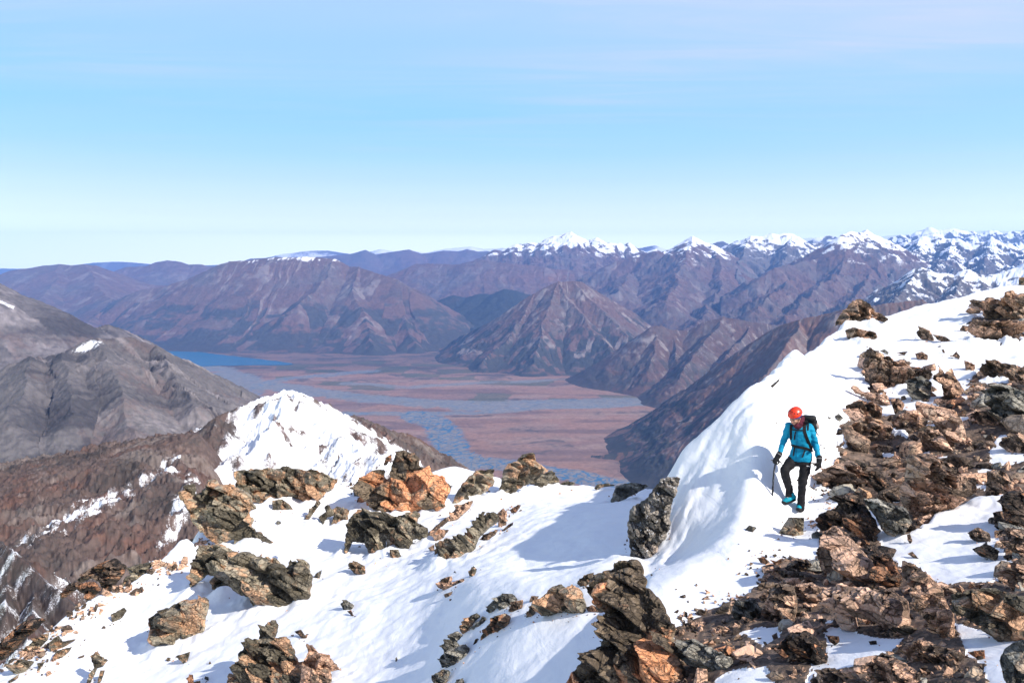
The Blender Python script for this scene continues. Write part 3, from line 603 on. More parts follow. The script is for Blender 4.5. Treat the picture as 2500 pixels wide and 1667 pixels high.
# sastrugi on the steep flank: ribs down the fall line
_fl = np.exp(-(pdist(_PX.ravel(), _PY.ravel(), np.array([(1620,1300),(1690,1180),(1780,1090),(1870,990),(1940,880)], float)).reshape(_PX.shape)/75)**2)*((TY > 12.9) & (TY < 26))
TZ += .05*fbm(TX*1.6, TY*1.6, 4, 206)*np.clip(TY/14, .4, 1.4)
TZ += _fl*.035*ridged((-.51*TX+.86*TY)*7+1.5*_wx, (.86*TX+.51*TY)*1.1+_wy, 3, 208)
TZ += _fl*.15*(ridged((-.51*TX+.86*TY)*1.9+.5*_wx, (.86*TX+.51*TY)*.42+.5*_wy, 5, 205)-.5)
TS = TZ/TY
def hit(px, py):
    """first point of the foreground sheet on the sight line through a pixel (None past its edge)"""
    u, t = ut(px, py); i = np.clip((u-TU[0])/(TU[1]-TU[0]), 0, NU-1.001); k = int(i); f = i-k
    s = TS[:, k]*(1-f)+TS[:, k+1]*f
    w = np.nonzero(s >= -t)[0]
    if not len(w): return None
    j = w[0]
    if j > 0:
        s0, s1 = s[j-1], s[j]; g = (-t-s0)/(s1-s0) if s1 != s0 else 0
        l = TL[j-1]+(TL[j]-TL[j-1])*g
    else: l = TL[0]
    Y = math.exp(l); return np.array([u*Y, Y, -t*Y])
def tz(x, y):
    y = np.asarray(y, float)
    return bil(TZ, TU, TL, np.asarray(x)/y, np.log(y))
def tnormal(x, y, e=.25):
    return Vector((-(tz(x+e, y)-tz(x-e, y))/(2*e), -(tz(x, y+e)-tz(x, y-e))/(2*e), 1)).normalized()
# bare rubble ground (everything else is snow)
F_MAIN = [(2045,1062),(2085,1005),(2140,990),(2110,930),(2105,870),(2125,850),(2180,880),(2270,905),(2280,985),(2340,960),(2400,900),(2950,890),(2950,985),(2460,1010),(2950,1050),(2950,1075),(2440,1065),(2412,1100),(2420,1130),(2950,1125),(2950,1215),(2440,1215),(2330,1235),(2255,1285),(2225,1315),(2180,1310),(2130,1245),(2055,1250),(2050,1205),(1995,1180),(1990,1160),(2060,1120),(2040,1090)]
F_LOW = [(1646,1535),(1690,1515),(1790,1465),(1855,1430),(1880,1380),(1920,1365),(1990,1375),(1998,1320),(2005,1290),(2040,1250),(2090,1240),(2120,1270),(2150,1330),(2200,1390),(2215,1370),(2300,1430),(2420,1425),(2450,1400),(2950,1350),(2950,1545),(2470,1560),(2400,1530),(2330,1520),(2350,1590),(2400,1625),(2420,1680),(1640,1680)]
F_TOP = [(2370,740),(2450,735),(2460,715),(2950,715),(2950,830),(2440,835),(2370,800)]
F_RIGHT = [(2430,1260),(2950,1200),(2950,1400),(2460,1370),(2440,1320)]
S_LOW = [[(2010,1545),(2050,1525),(2110,1545),(2205,1560),(2190,1590),(2150,1610),(2090,1625),(2040,1640),(2000,1660),(1975,1620),(2020,1600)], [(1795,1548),(1850,1535),(1910,1530),(1905,1560),(1860,1580),(1830,1560)], [(1745,1655),(1790,1630),(1870,1630),(1900,1680),(1740,1680)], [(1980,1620),(1990,1690),(1960,1680)], [(2005,1508),(2030,1515),(2020,1530)]]
S_MAIN = [[(2132,976),(2207,970),(2260,997),(2154,1024),(2100,986)], [(2177,1045),(2217,1050),(2212,1073),(2180,1068)], [(2345,939),(2371,965),(2345,986)], [(2374,1151),(2406,1156),(2403,1199),(2382,1199)], [(2430,1093),(2494,1114),(2472,1125)], [(2189,936),(2212,940),(2216,959),(2266,982),(2273,967),(2289,986),(2205,1013),(2208,986),(2174,967)]]
def masks(px, py):
    m = np.zeros(np.shape(px), bool)
    for P in (F_MAIN, F_LOW, F_TOP, F_RIGHT): m |= inpoly(px, py, P)
    for P in S_LOW+S_MAIN: m &= ~inpoly(px, py, P)
    return m
def build_terrain():
    wob = 16*fbm(TX*1.7, TY*1.7, 4, 301); wob2 = 16*fbm(TX*1.7+30, TY*1.7, 4, 302)
    # hand-drawn outlines are found on the sheet where it is in view, then rest on the ground itself
    bare = masks(_PX+wob, _PY+wob2).astype(float)*((TY > 4) & (TY < 40))
    smax = np.maximum.accumulate(np.vstack([np.full((1, NU), -9.), TS[:-1]]), 0)
    bare *= (TS >= smax-.01)
    gap = sst(.16, .30, fbm(TX*.55+3, TY*.55, 4, 311)+.25*fbm(TX*2.5, TY*2.5, 3, 312))
    bare = bare*(1-gap*(_PY < 1330))
    Z = TZ+bare*(.10*ridged(TX*1.6, TY*1.6, 5, 305)-.05)
    # wind-blown snow banked against the foot of the rocks
    pts = np.vstack(RFOOT) if RFOOT else np.zeros((0, 2))
    occ = {}
    for q in pts: occ.setdefault((int(q[0]//.25), int(q[1]//.25)), q)
    kd = KDTree(len(occ))
    for i, q in enumerate(occ.values()): kd.insert((q[0], q[1], 0), i)
    kd.balance()
    dist = np.full(TX.shape, 9.)
    sel = np.argwhere((TY > 6) & (TY < 42) & (bare < .5) & (np.abs(UG) < .75) & (TS >= smax-.05))
    for j, i in sel: dist[j, i] = kd.find((TX[j, i], TY[j, i], 0))[2]
    nb = fbm(TX*1.3, TY*1.3, 4, 331)
    Z = Z+np.clip(.09+.32*nb, 0, .26)*np.exp(-(dist/(.45+.3*nb))**2)*np.clip(TY/20, .45, 1.3)*(dist < 2)
    V = np.stack([TX, TY, Z], -1).reshape(-1, 3); F = grid_faces(NY, NU)
    m, t, b = material('snow_and_rubble')
    pos = t.add('ShaderNodeNewGeometry').outputs['Position']
    n1 = t.noise(pos, 2.2, 8, .6); n2 = t.noise(pos, 14, 6, .6)
    f = t.ramp(t.math('ADD', t.attr('bare', True), t.math('MULTIPLY', t.math('SUBTRACT', n2, .5), .9)), .42, .55)
    rock = t.mix(t.ramp(n1, .3, .7), (.05, .04, .034), (.21, .155, .118))
    rock = t.mix(t.ramp(n2, .45, .7), rock, (.28, .19, .14))
    sn = t.mix(t.ramp(n1, .3, .7), (.86, .87, .89), (.90, .905, .915))
    t.put(b, 'Base Color', t.mix(f, sn, rock))
    b.inputs['Roughness'].default_value = .75; b.inputs['Specular IOR Level'].default_value = .15
    wv = t.mapping(pos, (1.2, .5, 1.2), (0, 0, .5))
    h = t.math('ADD', t.math('MULTIPLY', t.noise(wv, 2.5, 6, .55, .6), .6), t.math('MULTIPLY', t.noise(pos, 11, 6, .6), t.math('ADD', .12, t.math('MULTIPLY', f, .8))))
    t.put(b, 'Normal', t.bump(h, .07, .6))
    o = new_obj('terrain', mesh_np('terrain', V, F, True, dict(bare=bare.ravel())), m)
    tag(o, 'bright snow slopes of the near ridge with bare rubble showing through', 'snow slope', None, 'structure')
# ================================================================ ROCKS
def rock_mat(name, A, B, C, D, light, warm=.5, black=.5, pits=.5, snowy=0., scale=1.):
    m, t, b = material(name)
    geo = t.add('ShaderNodeNewGeometry'); pos = geo.outputs['Position']
    tone = t.attr('tone', True)
    rnd = t.add('ShaderNodeObjectInfo').outputs['Random']
    off = t.add('ShaderNodeVectorMath', operation='SCALE'); cbx = t.add('ShaderNodeCombineXYZ'); t.put(cbx, 0, rnd); t.put(cbx, 1, tone); t.put(cbx, 2, rnd)
    t.put(off, 0, cbx.outputs[0]); off.inputs['Scale'].default_value = 1.7
    av = t.add('ShaderNodeVectorMath', operation='ADD'); t.put(av, 0, pos); t.put(av, 1, off.outputs[0]); P = av.outputs[0]
    n1 = t.noise(P, 1.1*scale, 6, .6, .4); n2 = t.noise(P, .8*scale, 5, .6, .8); n3 = t.noise(P, 6*scale, 9, .68, .3); n4 = t.noise(P, 24*scale, 5, .65)
    n5 = t.noise(t.mapping(P, (1, 1, 3.2), (.5, .35, 0)), 3.*scale, 6, .6, .5)      # bedding
    tv = t.math('MULTIPLY', t.math('SUBTRACT', tone, .5), .5)
    c = t.mix(t.ramp(t.math('ADD', t.math('ADD', t.math('MULTIPLY', n1, .55), t.math('MULTIPLY', n5, .45)), tv), .36, .62), A, B)
    wf = t.ramp(t.math('ADD', t.math('ADD', n2, t.math('MULTIPLY', n3, .35)), t.math('MULTIPLY', tv, .9)), .92-.42*warm, 1.02-.36*warm)
    c = t.mix(t.math('MULTIPLY', wf, .9), c, C)
    c = t.mix(t.math('MULTIPLY', t.ramp(n4, .54, .70), .55), c, light)
    vd = t.voro(t.mapping(P, (1, 1, 1.3)), 10.5*scale, 'F1', 0)
    pit = t.math('MULTIPLY', t.ramp(t.math('ADD', vd, t.math('MULTIPLY', n4, .35)), .50, .36), t.ramp(n1, .36, .52))
    c = t.mix(t.math('MULTIPLY', pit, pits), c, D)
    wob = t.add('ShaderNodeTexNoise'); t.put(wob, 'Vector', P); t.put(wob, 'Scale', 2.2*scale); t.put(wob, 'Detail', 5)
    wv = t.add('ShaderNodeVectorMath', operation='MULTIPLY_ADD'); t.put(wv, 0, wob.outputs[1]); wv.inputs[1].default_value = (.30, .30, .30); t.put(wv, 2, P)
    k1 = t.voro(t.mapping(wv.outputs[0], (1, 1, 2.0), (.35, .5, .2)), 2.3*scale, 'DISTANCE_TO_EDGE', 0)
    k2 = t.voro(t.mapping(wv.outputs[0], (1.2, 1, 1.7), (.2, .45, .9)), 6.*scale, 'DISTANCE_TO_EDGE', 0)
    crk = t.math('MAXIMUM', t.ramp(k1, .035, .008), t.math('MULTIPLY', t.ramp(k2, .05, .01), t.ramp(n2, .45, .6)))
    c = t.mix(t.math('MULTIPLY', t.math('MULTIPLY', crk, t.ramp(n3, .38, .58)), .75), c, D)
    bl = t.ramp(t.math('ADD', t.math('MULTIPLY', n3, .75), t.math('MULTIPLY', t.noise(P, 1.7*scale, 4, .5), .35)), .73-.30*black, .66-.30*black, 0, 1)
    bl = t.math('SUBTRACT', 1., bl)
    bl = t.ramp(t.math('ADD', t.math('MULTIPLY', n3, .7), t.math('MULTIPLY', t.noise(P, 1.7*scale, 4, .5), .4)), .66-.12*black, .74-.14*black)
    c = t.mix(bl, c, D)
    n4b = t.math('MULTIPLY', t.math('ADD', t.math('MULTIPLY', n4, .6), .7), t.math('ADD', t.math('MULTIPLY', tone, .9), .92))
    nm = t.add('ShaderNodeCombineColor'); [t.put(nm, i, n4b) for i in range(3)]
    c = t.mix(1., c, nm.outputs[0], 'MULTIPLY')
    if snowy > 0:
        sx = t.add('ShaderNodeSeparateXYZ'); t.put(sx, 0, geo.outputs['Normal'])
        sf = t.ramp(t.math('ADD', t.math('MULTIPLY', sx.outputs[2], .55), n3), 1.12-snowy*.35, 1.17-snowy*.35)
        c = t.mix(sf, c, (.86, .87, .89))
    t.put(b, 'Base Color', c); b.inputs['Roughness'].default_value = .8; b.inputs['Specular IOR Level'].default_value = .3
    ck = t.voro(t.mapping(P, (1, 1, 1.6), (.3, .5, .2)), 2.6*scale, 'DISTANCE_TO_EDGE', 0)
    ck = t.ramp(ck, 0, .06)
    h0 = t.math('MULTIPLY', crk, -.16)
    h = t.math('ADD', t.math('ADD', h0, t.math('MULTIPLY', n3, .35)), t.math('ADD', t.math('MULTIPLY', n4, .12), t.math('ADD', t.math('MULTIPLY', ck, .2), t.math('MULTIPLY', n5, .35))))
    t.put(b, 'Normal', t.bump(h, .17/scale, 1.))
    return m
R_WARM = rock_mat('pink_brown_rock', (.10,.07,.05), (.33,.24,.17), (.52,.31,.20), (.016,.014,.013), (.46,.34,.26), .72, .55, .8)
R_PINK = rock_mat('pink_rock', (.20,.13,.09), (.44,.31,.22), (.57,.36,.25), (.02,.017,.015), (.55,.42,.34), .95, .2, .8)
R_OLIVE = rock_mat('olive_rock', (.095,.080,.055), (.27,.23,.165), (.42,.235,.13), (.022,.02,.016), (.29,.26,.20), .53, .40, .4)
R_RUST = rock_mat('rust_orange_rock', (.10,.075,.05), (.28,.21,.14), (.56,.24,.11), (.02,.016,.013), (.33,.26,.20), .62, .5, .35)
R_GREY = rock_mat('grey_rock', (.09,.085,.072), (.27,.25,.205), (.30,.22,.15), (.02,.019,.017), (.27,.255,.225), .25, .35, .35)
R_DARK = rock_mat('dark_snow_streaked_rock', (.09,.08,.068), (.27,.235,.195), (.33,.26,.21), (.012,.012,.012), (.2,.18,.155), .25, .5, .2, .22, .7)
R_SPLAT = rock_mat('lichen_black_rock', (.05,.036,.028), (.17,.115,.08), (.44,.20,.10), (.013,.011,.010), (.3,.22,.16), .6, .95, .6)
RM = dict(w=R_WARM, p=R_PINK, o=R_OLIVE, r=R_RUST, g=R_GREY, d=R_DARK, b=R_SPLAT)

def facet_field(x, y, cell, seed, ax=(1., 1.), tilt=1.35, offs=.30):
    """broken-stone relief: tilted planes over Voronoi cells; returns height, distance to the cell border, cell random"""
    gx, gy = x/cell/ax[0], y/cell/ax[1]; i0 = np.floor(gx).astype(int); j0 = np.floor(gy).astype(int)
    d1 = np.full(x.shape, 9.); d2 = d1.copy(); hh = np.zeros(x.shape); rr = np.zeros(x.shape)
    for di in (-1, 0, 1):
        for dj in (-1, 0, 1):
            i = i0+di; j = j0+dj
            sx = i+.1+.8*rnd2(i, j, seed); sy = j+.1+.8*rnd2(i, j, seed+1)
            dx, dy = gx-sx, gy-sy; d = np.maximum(np.abs(dx*.9+dy*.35), np.abs(dy*.95-dx*.3))*.6+np.hypot(dx, dy)*.4
            tx = (rnd2(i, j, seed+2)-.5)*2*tilt; ty = (rnd2(i, j, seed+3)-.62)*2*tilt; o = (rnd2(i, j, seed+4)-.5)*2*offs
            h = (o+tx*dx*ax[0]+ty*dy*ax[1])*cell
            w = d < d1
            d2 = np.where(w, d1, np.minimum(d2, d)); hh = np.where(w, h, hh); rr = np.where(w, rnd2(i, j, seed+5), rr); d1 = np.where(w, d, d1)
    return hh, (d2-d1)*cell, rr
ROCKN = [0]; RPOLY = []
def rock(name, label, cat, fn, pts, mat='o', lean=.35, thick=.34, depth=None, cell=.34, rough=1., up=.0, jag=1., ax=(1.45, .8), rot=.55):
    ROCKN[0] += 1; seed = 1000+ROCKN[0]*13
    P = np.array([fn(x, y) for x, y in pts], float)
    lo = P[P[:, 1] > P[:, 1].min()+.55*(P[:, 1].max()-P[:, 1].min())]
    ap = P[P[:, 1] > P[:, 1].max()-.22*(P[:, 1].max()-P[:, 1].min())].mean(0)
    hs = [h for h in (hit(min(max(q[0], -60), 2560), min(q[1], 1900)) for q in lo) if h is not None]
    H0 = hit(ap[0], ap[1])
    if depth is not None or H0 is None: H0 = at(ap[0], ap[1], depth if depth else (np.median([h[1] for h in hs]) if hs else 20.))
    elif hs:
        ym = np.median([h[1] for h in hs])
        if H0[1] > ym*1.25 or H0[1] < ym*.8: H0 = at(ap[0], ap[1], ym)
    H0 = np.asarray(H0, float)
    RPOLY.append(P)
    a = np.array([1., 0.])
    vd = H0[:2]/np.linalg.norm(H0[:2]); pr = np.array([vd[1], -vd[0]])
    if len(hs) >= 2 and depth is None:
        hx = np.array([[h[0], h[1]] for h in hs if abs(h[1]-H0[1]) < .3*H0[1]])
        if len(hx) >= 2:
            q = hx-hx.mean(0); ra = q@pr; rv = q@vd
            sl = np.clip((ra@rv)/max(1e-6, ra@ra), -.55, .55)
            a = pr+vd*sl; a /= np.linalg.norm(a)
        else: a = pr
    else: a = pr
    if fn in (A_, B_) and depth is None: lean = lean*.75+.22; thick *= .8
    nh = Vector((a[1], -a[0], 0)); tn = tnormal(np.array(H0[0]), np.array(H0[1]))
    def plane(l):
        n = (nh*(1-l)+tn*l+Vector((0, 0, up))).normalized(); n_ = np.array(n)
        u, t = ut(P[:, 0], P[:, 1]); den = n_[0]*u+n_[1]-n_[2]*t
        return n, (n_@H0)/den, u, t
    l = lean
    for _ in range(8):
        n, Y, u, t = plane(l)
        if np.all(Y > .75*H0[1]) and np.all(Y < 1.35*H0[1]): break
        l -= .12
    W = np.stack([u*Y, Y, -t*Y], -1); n_ = np.array(n)
    e1 = np.array([a[0], a[1], 0.]); e1 = e1-n_*(e1@n_); e1 /= np.linalg.norm(e1); e2 = np.cross(n_, e1)
    O = W.mean(0); Q = np.stack([(W-O)@e1, (W-O)@e2], -1)
    area = .5*abs(np.sum(Q[:, 0]*np.roll(Q[:, 1], -1)-Q[:, 1]*np.roll(Q[:, 0], -1))); size = math.sqrt(area)
    step = max(size/72., 2.7*H0[1]/FPX)
    # rough outline
    B = []
    for i in range(len(Q)):
        p, q = Q[i], Q[(i+1) % len(Q)]; L = np.linalg.norm(q-p); k = max(1, int(L/(step*1.1))); nr = np.array([p[1]-q[1], q[0]-p[0]])/max(L, 1e-6)
        for j in range(k):
            f = j/k; g = p+(q-p)*f; env = min(1, 4*f*(1-f)+.15)
            B.append(g+nr*env*jag*(.035*size*perlin(np.array(g[0]/size*5), np.array(g[1]/size*5), seed)+.03*size*perlin(np.array(g[0]/size*14), np.array(g[1]/size*14), seed+1)))
    B = np.array(B)
    rg = np.random.default_rng(seed)
    x0, y0 = B.min(0); x1, y1 = B.max(0)
    gx, gy = np.meshgrid(np.arange(x0, x1, step), np.arange(y0, y1, step)); gx = gx.ravel()+rg.uniform(-.3, .3, gx.size)*step; gy = gy.ravel()+rg.uniform(-.3, .3, gy.size)*step
    ins = inpoly(gx, gy, B); Bc = np.vstack([B, B[:1]])
    e = pdist(gx, gy, Bc); ins &= e > step*.45
    I = np.stack([gx[ins], gy[ins]], -1); eI = e[ins]
    nb = len(B)
    res = delaunay_2d_cdt([Vector(v) for v in B]+[Vector(v) for v in I], [(i, (i+1) % nb) for i in range(nb)], [], 1, 1e-6)
    VV = np.array([(v[0], v[1]) for v in res[0]]); T = [tuple(f) for f in res[2] if len(f) == 3]
    if not T: return None
    T = np.array(T); e = pdist(VV[:, 0], VV[:, 1], Bc)
    # which vertices lie on the outline
    ec = {}
    for f in T:
        for k in range(3):
            kk = tuple(sorted((int(f[k]), int(f[(k+1) % 3])))); ec[kk] = ec.get(kk, 0)+1
    bd = np.zeros(len(VV), bool)
    for (p, q), c in ec.items():
        if c == 1: bd[p] = bd[q] = True
    x, y = VV[:, 0], VV[:, 1]
    cr_, sr_ = math.cos(rot), math.sin(rot); xr = x*cr_-y*sr_; yr = x*sr_+y*cr_
    wx = xr+.05*size*fbm(x/size*2.2, y/size*2.2, 3, seed+5); wy = yr+.05*size*fbm(x/size*2.2+7, y/size*2.2, 3, seed+6)
    R = min(max(e.max(), 1e-6), .17*size)
    ed = .55*np.sqrt(np.clip(1-(1-np.clip(e/R, 0, 1))**2, 0, 1))+.45*np.clip(e/R, 0, 1)
    f1, b1, r1 = facet_field(wx, wy, cell*size, seed+7, ax); f2, b2, r2 = facet_field(wx, wy, cell*size*.40, seed+17, ax); f3, b3, r3 = facet_field(wx, wy, cell*size*.16, seed+27, ax)
    am = .22+.95*sst(.62, .35, r1)
    h = thick*size*ed*.8+rough*(f1*1.15*ed+am*(f2*.75*np.minimum(1, ed*1.3)+f3*.38))*np.clip(e/(2.*step), 0, 1)
    h -= rough*size*(.06*np.exp(-b1/(.016*size))+.035*np.exp(-b2/(.011*size)))*ed
    h += .010*size*fbm(x/size*9, y/size*9, 4, seed+9)*ed
    h = np.where(bd, 0, h); h = np.where(~bd & (h < .01*size*ed), .01*size*ed, h)
    front = O+np.outer(x, e1)+np.outer(y, e2)+np.outer(h, n_)
    hb = -(thick*.9*size*ed)
    back = O+np.outer(x, e1)*1+np.outer(y, e2)+np.outer(hb, n_)
    idx = np.cumsum(~bd)-1+len(VV); mp = np.where(bd, np.arange(len(VV)), idx)
    V = np.vstack([front, back[~bd]])
    a0 = VV[T[:, 0]]; a1 = VV[T[:, 1]]; a2 = VV[T[:, 2]]
    fl = ((a1-a0)[:, 0]*(a2-a0)[:, 1]-(a1-a0)[:, 1]*(a2-a0)[:, 0]) < 0
    T[fl] = T[fl][:, ::-1]
    F = np.vstack([T, mp[T][:, ::-1]])
    lowv = V[np.abs(V[:, 2]-tz(V[:, 0], V[:, 1])) < .25]
    if len(lowv) and size > .55: RFOOT.append(lowv[:, :2])
    tone = np.concatenate([.65*r1+.35*r2, np.full((~bd).sum(), .5)])
    base = H0.copy()
    me = mesh_np(name, V-base, F, False, dict(tone=tone))
    o = new_obj(name, me, RM[mat]); o.location = base
    tag(o, label, cat)
    return o
OUT, BLD, STN = ('rock_outcrop', 'rock outcrop'), ('boulder', 'boulder'), ('stone', 'stone')
def rk(kind, label, fn, pts, mat='o', **k): return rock(kind[0], label, kind[1], fn, pts, mat, **k)
# ---- left ridge
rk(OUT, 'overhanging olive slab with an orange broken top, leaning left over the brown hollow', A_, [(1180,310),(1240,290),(1245,365),(1290,350),(1330,270),(1385,275),(1400,310),(1470,290),(1500,320),(1580,350),(1640,460),(1590,480),(1625,530),(1605,560),(1680,625),(1750,665),(1690,740),(1500,725),(1490,650),(1400,700),(1340,660),(1260,580),(1210,480),(1170,410),(1140,350)], 'o', lean=.12, cell=.3, thick=.26)
rk(OUT, 'wide broken olive and orange outcrop on the crest, below the snowy peak', A_, [(1490,220),(1560,205),(1640,200),(1700,195),(1760,200),(1830,180),(1880,200),(1990,200),(2060,220),(2110,260),(2160,265),(2130,320),(2080,350),(2040,400),(1990,455),(1935,450),(1920,400),(1850,385),(1800,395),(1740,400),(1680,430),(1600,405),(1580,365),(1500,320)], 'o', lean=.15, cell=.26)
rk(STN, 'small grey stone just under the middle of the wide crest outcrop', A_, [(1735,405),(1800,395),(1850,430),(1870,460),(1830,470),(1790,460),(1740,465)], 'o')
rk(STN, 'thin plank-like rock sticking down into snow below the wide crest outcrop', A_, [(2030,400),(2048,420),(1970,525),(1940,525),(1990,450)], 'o', cell=.5)
rk(BLD, 'cluster of split upright blocks in snow left of the tall orange outcrop', A_, [(2030,510),(2080,475),(2070,445),(2090,430),(2120,460),(2150,440),(2230,465),(2215,540),(2140,580),(2110,560),(2130,500),(2090,510),(2060,560)], 'o', cell=.25)
rk(OUT, 'big blocky olive and pink rock pile with a rounded snow drift below it', A_, [(1450,740),(1560,730),(1690,770),(1760,770),(1830,830),(1850,775),(1890,800),(1950,790),(1985,870),(1975,1000),(1940,1045),(1870,1060),(1800,1105),(1700,1100),(1620,1090),(1590,1010),(1540,1010),(1490,980),(1480,880),(1465,800)], 'o', lean=.25, cell=.3, thick=.42)
rk(OUT, 'olive rocks joining the overhanging slab to the big blocky pile', A_, [(1250,760),(1300,690),(1420,680),(1500,730),(1480,800),(1490,930),(1490,990),(1450,1025),(1350,970),(1370,890),(1320,870),(1280,910),(1210,955),(1220,860)], 'o', lean=.3, cell=.28)
rk(BLD, 'lone square brown block with a snow notch in its lower edge', A_, [(945,1155),(1010,1115),(1180,1035),(1260,1035),(1260,1005),(1320,1025),(1330,1090),(1310,1160),(1300,1240),(1250,1260),(1220,1330),(1180,1335),(1150,1250),(1130,1350),(1010,1360),(960,1320)], 'o', lean=.2, cell=.45, thick=.3)
rk(STN, 'flat brown stone lying on the left snow slope', A_, [(705,1130),(790,1085),(810,1105),(780,1150),(715,1180)], 'o')
rk(STN, 'brown wedge-shaped stone in snow below the lone square block', A_, [(1120,1395),(1215,1365),(1200,1420),(1170,1445)], 'o')
rk(OUT, 'jagged grey-olive outcrop at the bottom edge, left of centre', A_, [(1520,1450),(1560,1330),(1590,1300),(1650,1290),(1680,1210),(1760,1165),(1780,1185),(1740,1270),(1830,1270),(1860,1340),(1890,1400),(1940,1430),(1900,1620),(1450,1620),(1460,1510),(1530,1510)], 'o', lean=.4, cell=.22)
rk(OUT, 'pink-faced pointed rock beside the jagged outcrop at the bottom edge', A_, [(1905,1620),(1930,1440),(1960,1380),(1990,1320),(2030,1370),(2100,1385),(2130,1430),(2180,1485),(2110,1490),(2120,1620)], 'w', lean=.35, cell=.35)
rk(BLD, 'mushroom-shaped brown rock with a thin stalk, near the bottom left', A_, [(575,1395),(625,1360),(640,1390),(690,1420),(650,1465),(620,1470),(560,1600),(530,1600),(600,1470)], 'o')
rk(STN, 'slim brown splinter leaning beside the mushroom-shaped rock', A_, [(610,1600),(640,1485),(670,1485),(660,1520),(630,1590)], 'o')
rk(OUT, 'reddish-brown rocks at the edge of the left snow slope above the hollow', A_, [(500,900),(560,850),(640,800),(730,770),(800,820),(780,880),(740,930),(700,990),(660,1045),(630,1045),(660,970),(640,920),(590,900),(500,930)], 'b', lean=.4, cell=.25, depth=22.6)
rk(BLD, 'two-pronged brown rock under the reddish-brown edge rocks', A_, [(490,930),(600,920),(645,970),(590,1030),(555,1055),(550,1000),(490,970)], 'b', lean=.4, depth=21.8)
rk(BLD, 'dark rock where the snow edge meets the dark buttress', A_, [(380,1000),(400,980),(440,930),(500,920),(490,970),(420,1020),(390,1030)], 'b', depth=21.6)
rk(STN, 'narrow upright brown rock between the reddish-brown and the grey edge rocks', A_, [(750,1000),(800,890),(850,870),(880,930),(850,980),(800,960)], 'o', depth=22.8)
rk(OUT, 'grey edge rocks along the left ridge, right of the reddish-brown ones', A_, [(800,830),(880,810),(930,800),(1010,790),(1080,770),(1190,770),(1100,840),(1030,890),(940,940),(890,960),(870,900)], 'o', lean=.4, cell=.22, depth=24.2)
rk(OUT, 'small dark rocks in the shade at the foot of the overhanging slab', A_, [(1070,740),(1130,700),(1210,650),(1310,630),(1270,710),(1180,720),(1100,765)], 'b', lean=.3, cell=.3, depth=25.6)
rk(BLD, 'rounded brown stone pair on the lower left snow', A_, [(310,1310),(370,1260),(400,1300),(490,1285),(420,1330),(360,1360),(320,1365)], 'o')
rk(STN, 'leaf-shaped flat stone just below the rounded stone pair', A_, [(320,1430),(360,1360),(460,1335),(440,1370),(380,1410)], 'o')
rk(BLD, 'long brown rock at the lower left, left of the rounded stone pair', A_, [(145,1360),(250,1270),(310,1245),(300,1290),(250,1340),(160,1385)], 'o')
rk(BLD, 'squat tan rock near the lower left corner', A_, [(25,1440),(85,1450),(130,1410),(220,1430),(150,1500),(100,1510),(40,1470)], 'o')
rk(STN, 'triangular stone near the lower left corner, pointing down', A_, [(235,1440),(290,1428),(250,1490)], 'o')
rk(STN, 'rusty splinter at the lower left corner of the snow', A_, [(50,1555),(120,1510),(115,1535),(60,1568)], 'o')
rk(BLD, 'brown rocks at the left edge where the snow meets the dark buttress', A_, [(-30,1330),(60,1250),(140,1180),(230,1150),(290,1160),(230,1230),(150,1290),(100,1350),(20,1420),(-30,1430)], 'b', lean=.4, cell=.25, depth=19.5)
rk(STN, 'small round pebble alone on snow right of the overhanging slab', A_, [(1758,545),(1768,532),(1790,535),(1795,552),(1770,558)], 'g')
rk(STN, 'lone grey stone on the bowl snow left of the centre', A_, [(2220,820),(2270,790),(2330,820),(2330,880),(2260,870)], 'o')
rk(STN, 'pale faceted stone in the middle of the snow bowl', A_, [(2170,1060),(2210,1035),(2260,1070),(2240,1100),(2190,1100)], 'g')
rk(STN, 'tiny dark sliver just below the pale faceted stone', A_, [(2215,1110),(2240,1100),(2258,1140),(2245,1140)], 'b')
rk(STN, 'grey pointed chip beside the right end of the big blocky pile', A_, [(1998,895),(2020,865),(2055,845),(2040,900)], 'g')
rk(STN, 'dark crooked splinter on snow above the pink-faced pointed rock', A_, [(1878,1238),(1920,1225),(1945,1262),(1962,1258),(1955,1285),(1925,1280)], 'b')
rk(STN, 'tiny brown stone right of the wedge-shaped stone', A_, [(1330,1440),(1340,1425),(1348,1442),(1336,1448)], 'b')
rk(STN, 'round brown pebble left of the wedge-shaped stone', A_, [(1058,1420),(1068,1403),(1088,1405),(1085,1425),(1066,1430)], 'o')
rk(STN, 'brown jagged rock at the bottom edge left of the jagged outcrop', A_, [(1195,1600),(1205,1510),(1232,1515),(1235,1560),(1280,1550),(1270,1600)], 'b')
rk(STN, 'small stone between the bottom edge and the jagged outcrop', A_, [(1302,1540),(1310,1522),(1332,1530),(1330,1552)], 'g')
# ---- centre crest
rk(OUT, 'tall orange-streaked outcrop on the crest, the biggest left of the centre', B_, [(430,120),(450,90),(500,85),(560,110),(580,160),(590,190),(650,180),(660,220),(740,250),(760,290),(800,310),(760,380),(735,490),(690,500),(680,460),(590,460),(540,490),(440,500),(330,490),(250,460),(190,455),(190,385),(220,370),(160,350),(210,310),(260,310),(270,250),(320,210),(360,205),(380,270),(400,240)], 'r', lean=.12, cell=.3, thick=.3)
rk(STN, 'small leaning rock left of the top of the tall orange-streaked outcrop', B_, [(355,180),(370,130),(410,105),(405,140),(375,180)], 'b')
rk(OUT, 'broken grey rocks forming the foot of the tall orange-streaked outcrop', B_, [(190,460),(250,460),(330,490),(440,505),(510,500),(560,470),(590,490),(570,540),(640,580),(640,620),(580,655),(540,650),(520,715),(380,700),(370,650),(355,800),(290,800),(265,740),(220,670),(150,665),(115,740),(105,730),(120,650),(130,580),(150,510)], 'o', lean=.3, cell=.24, thick=.3)
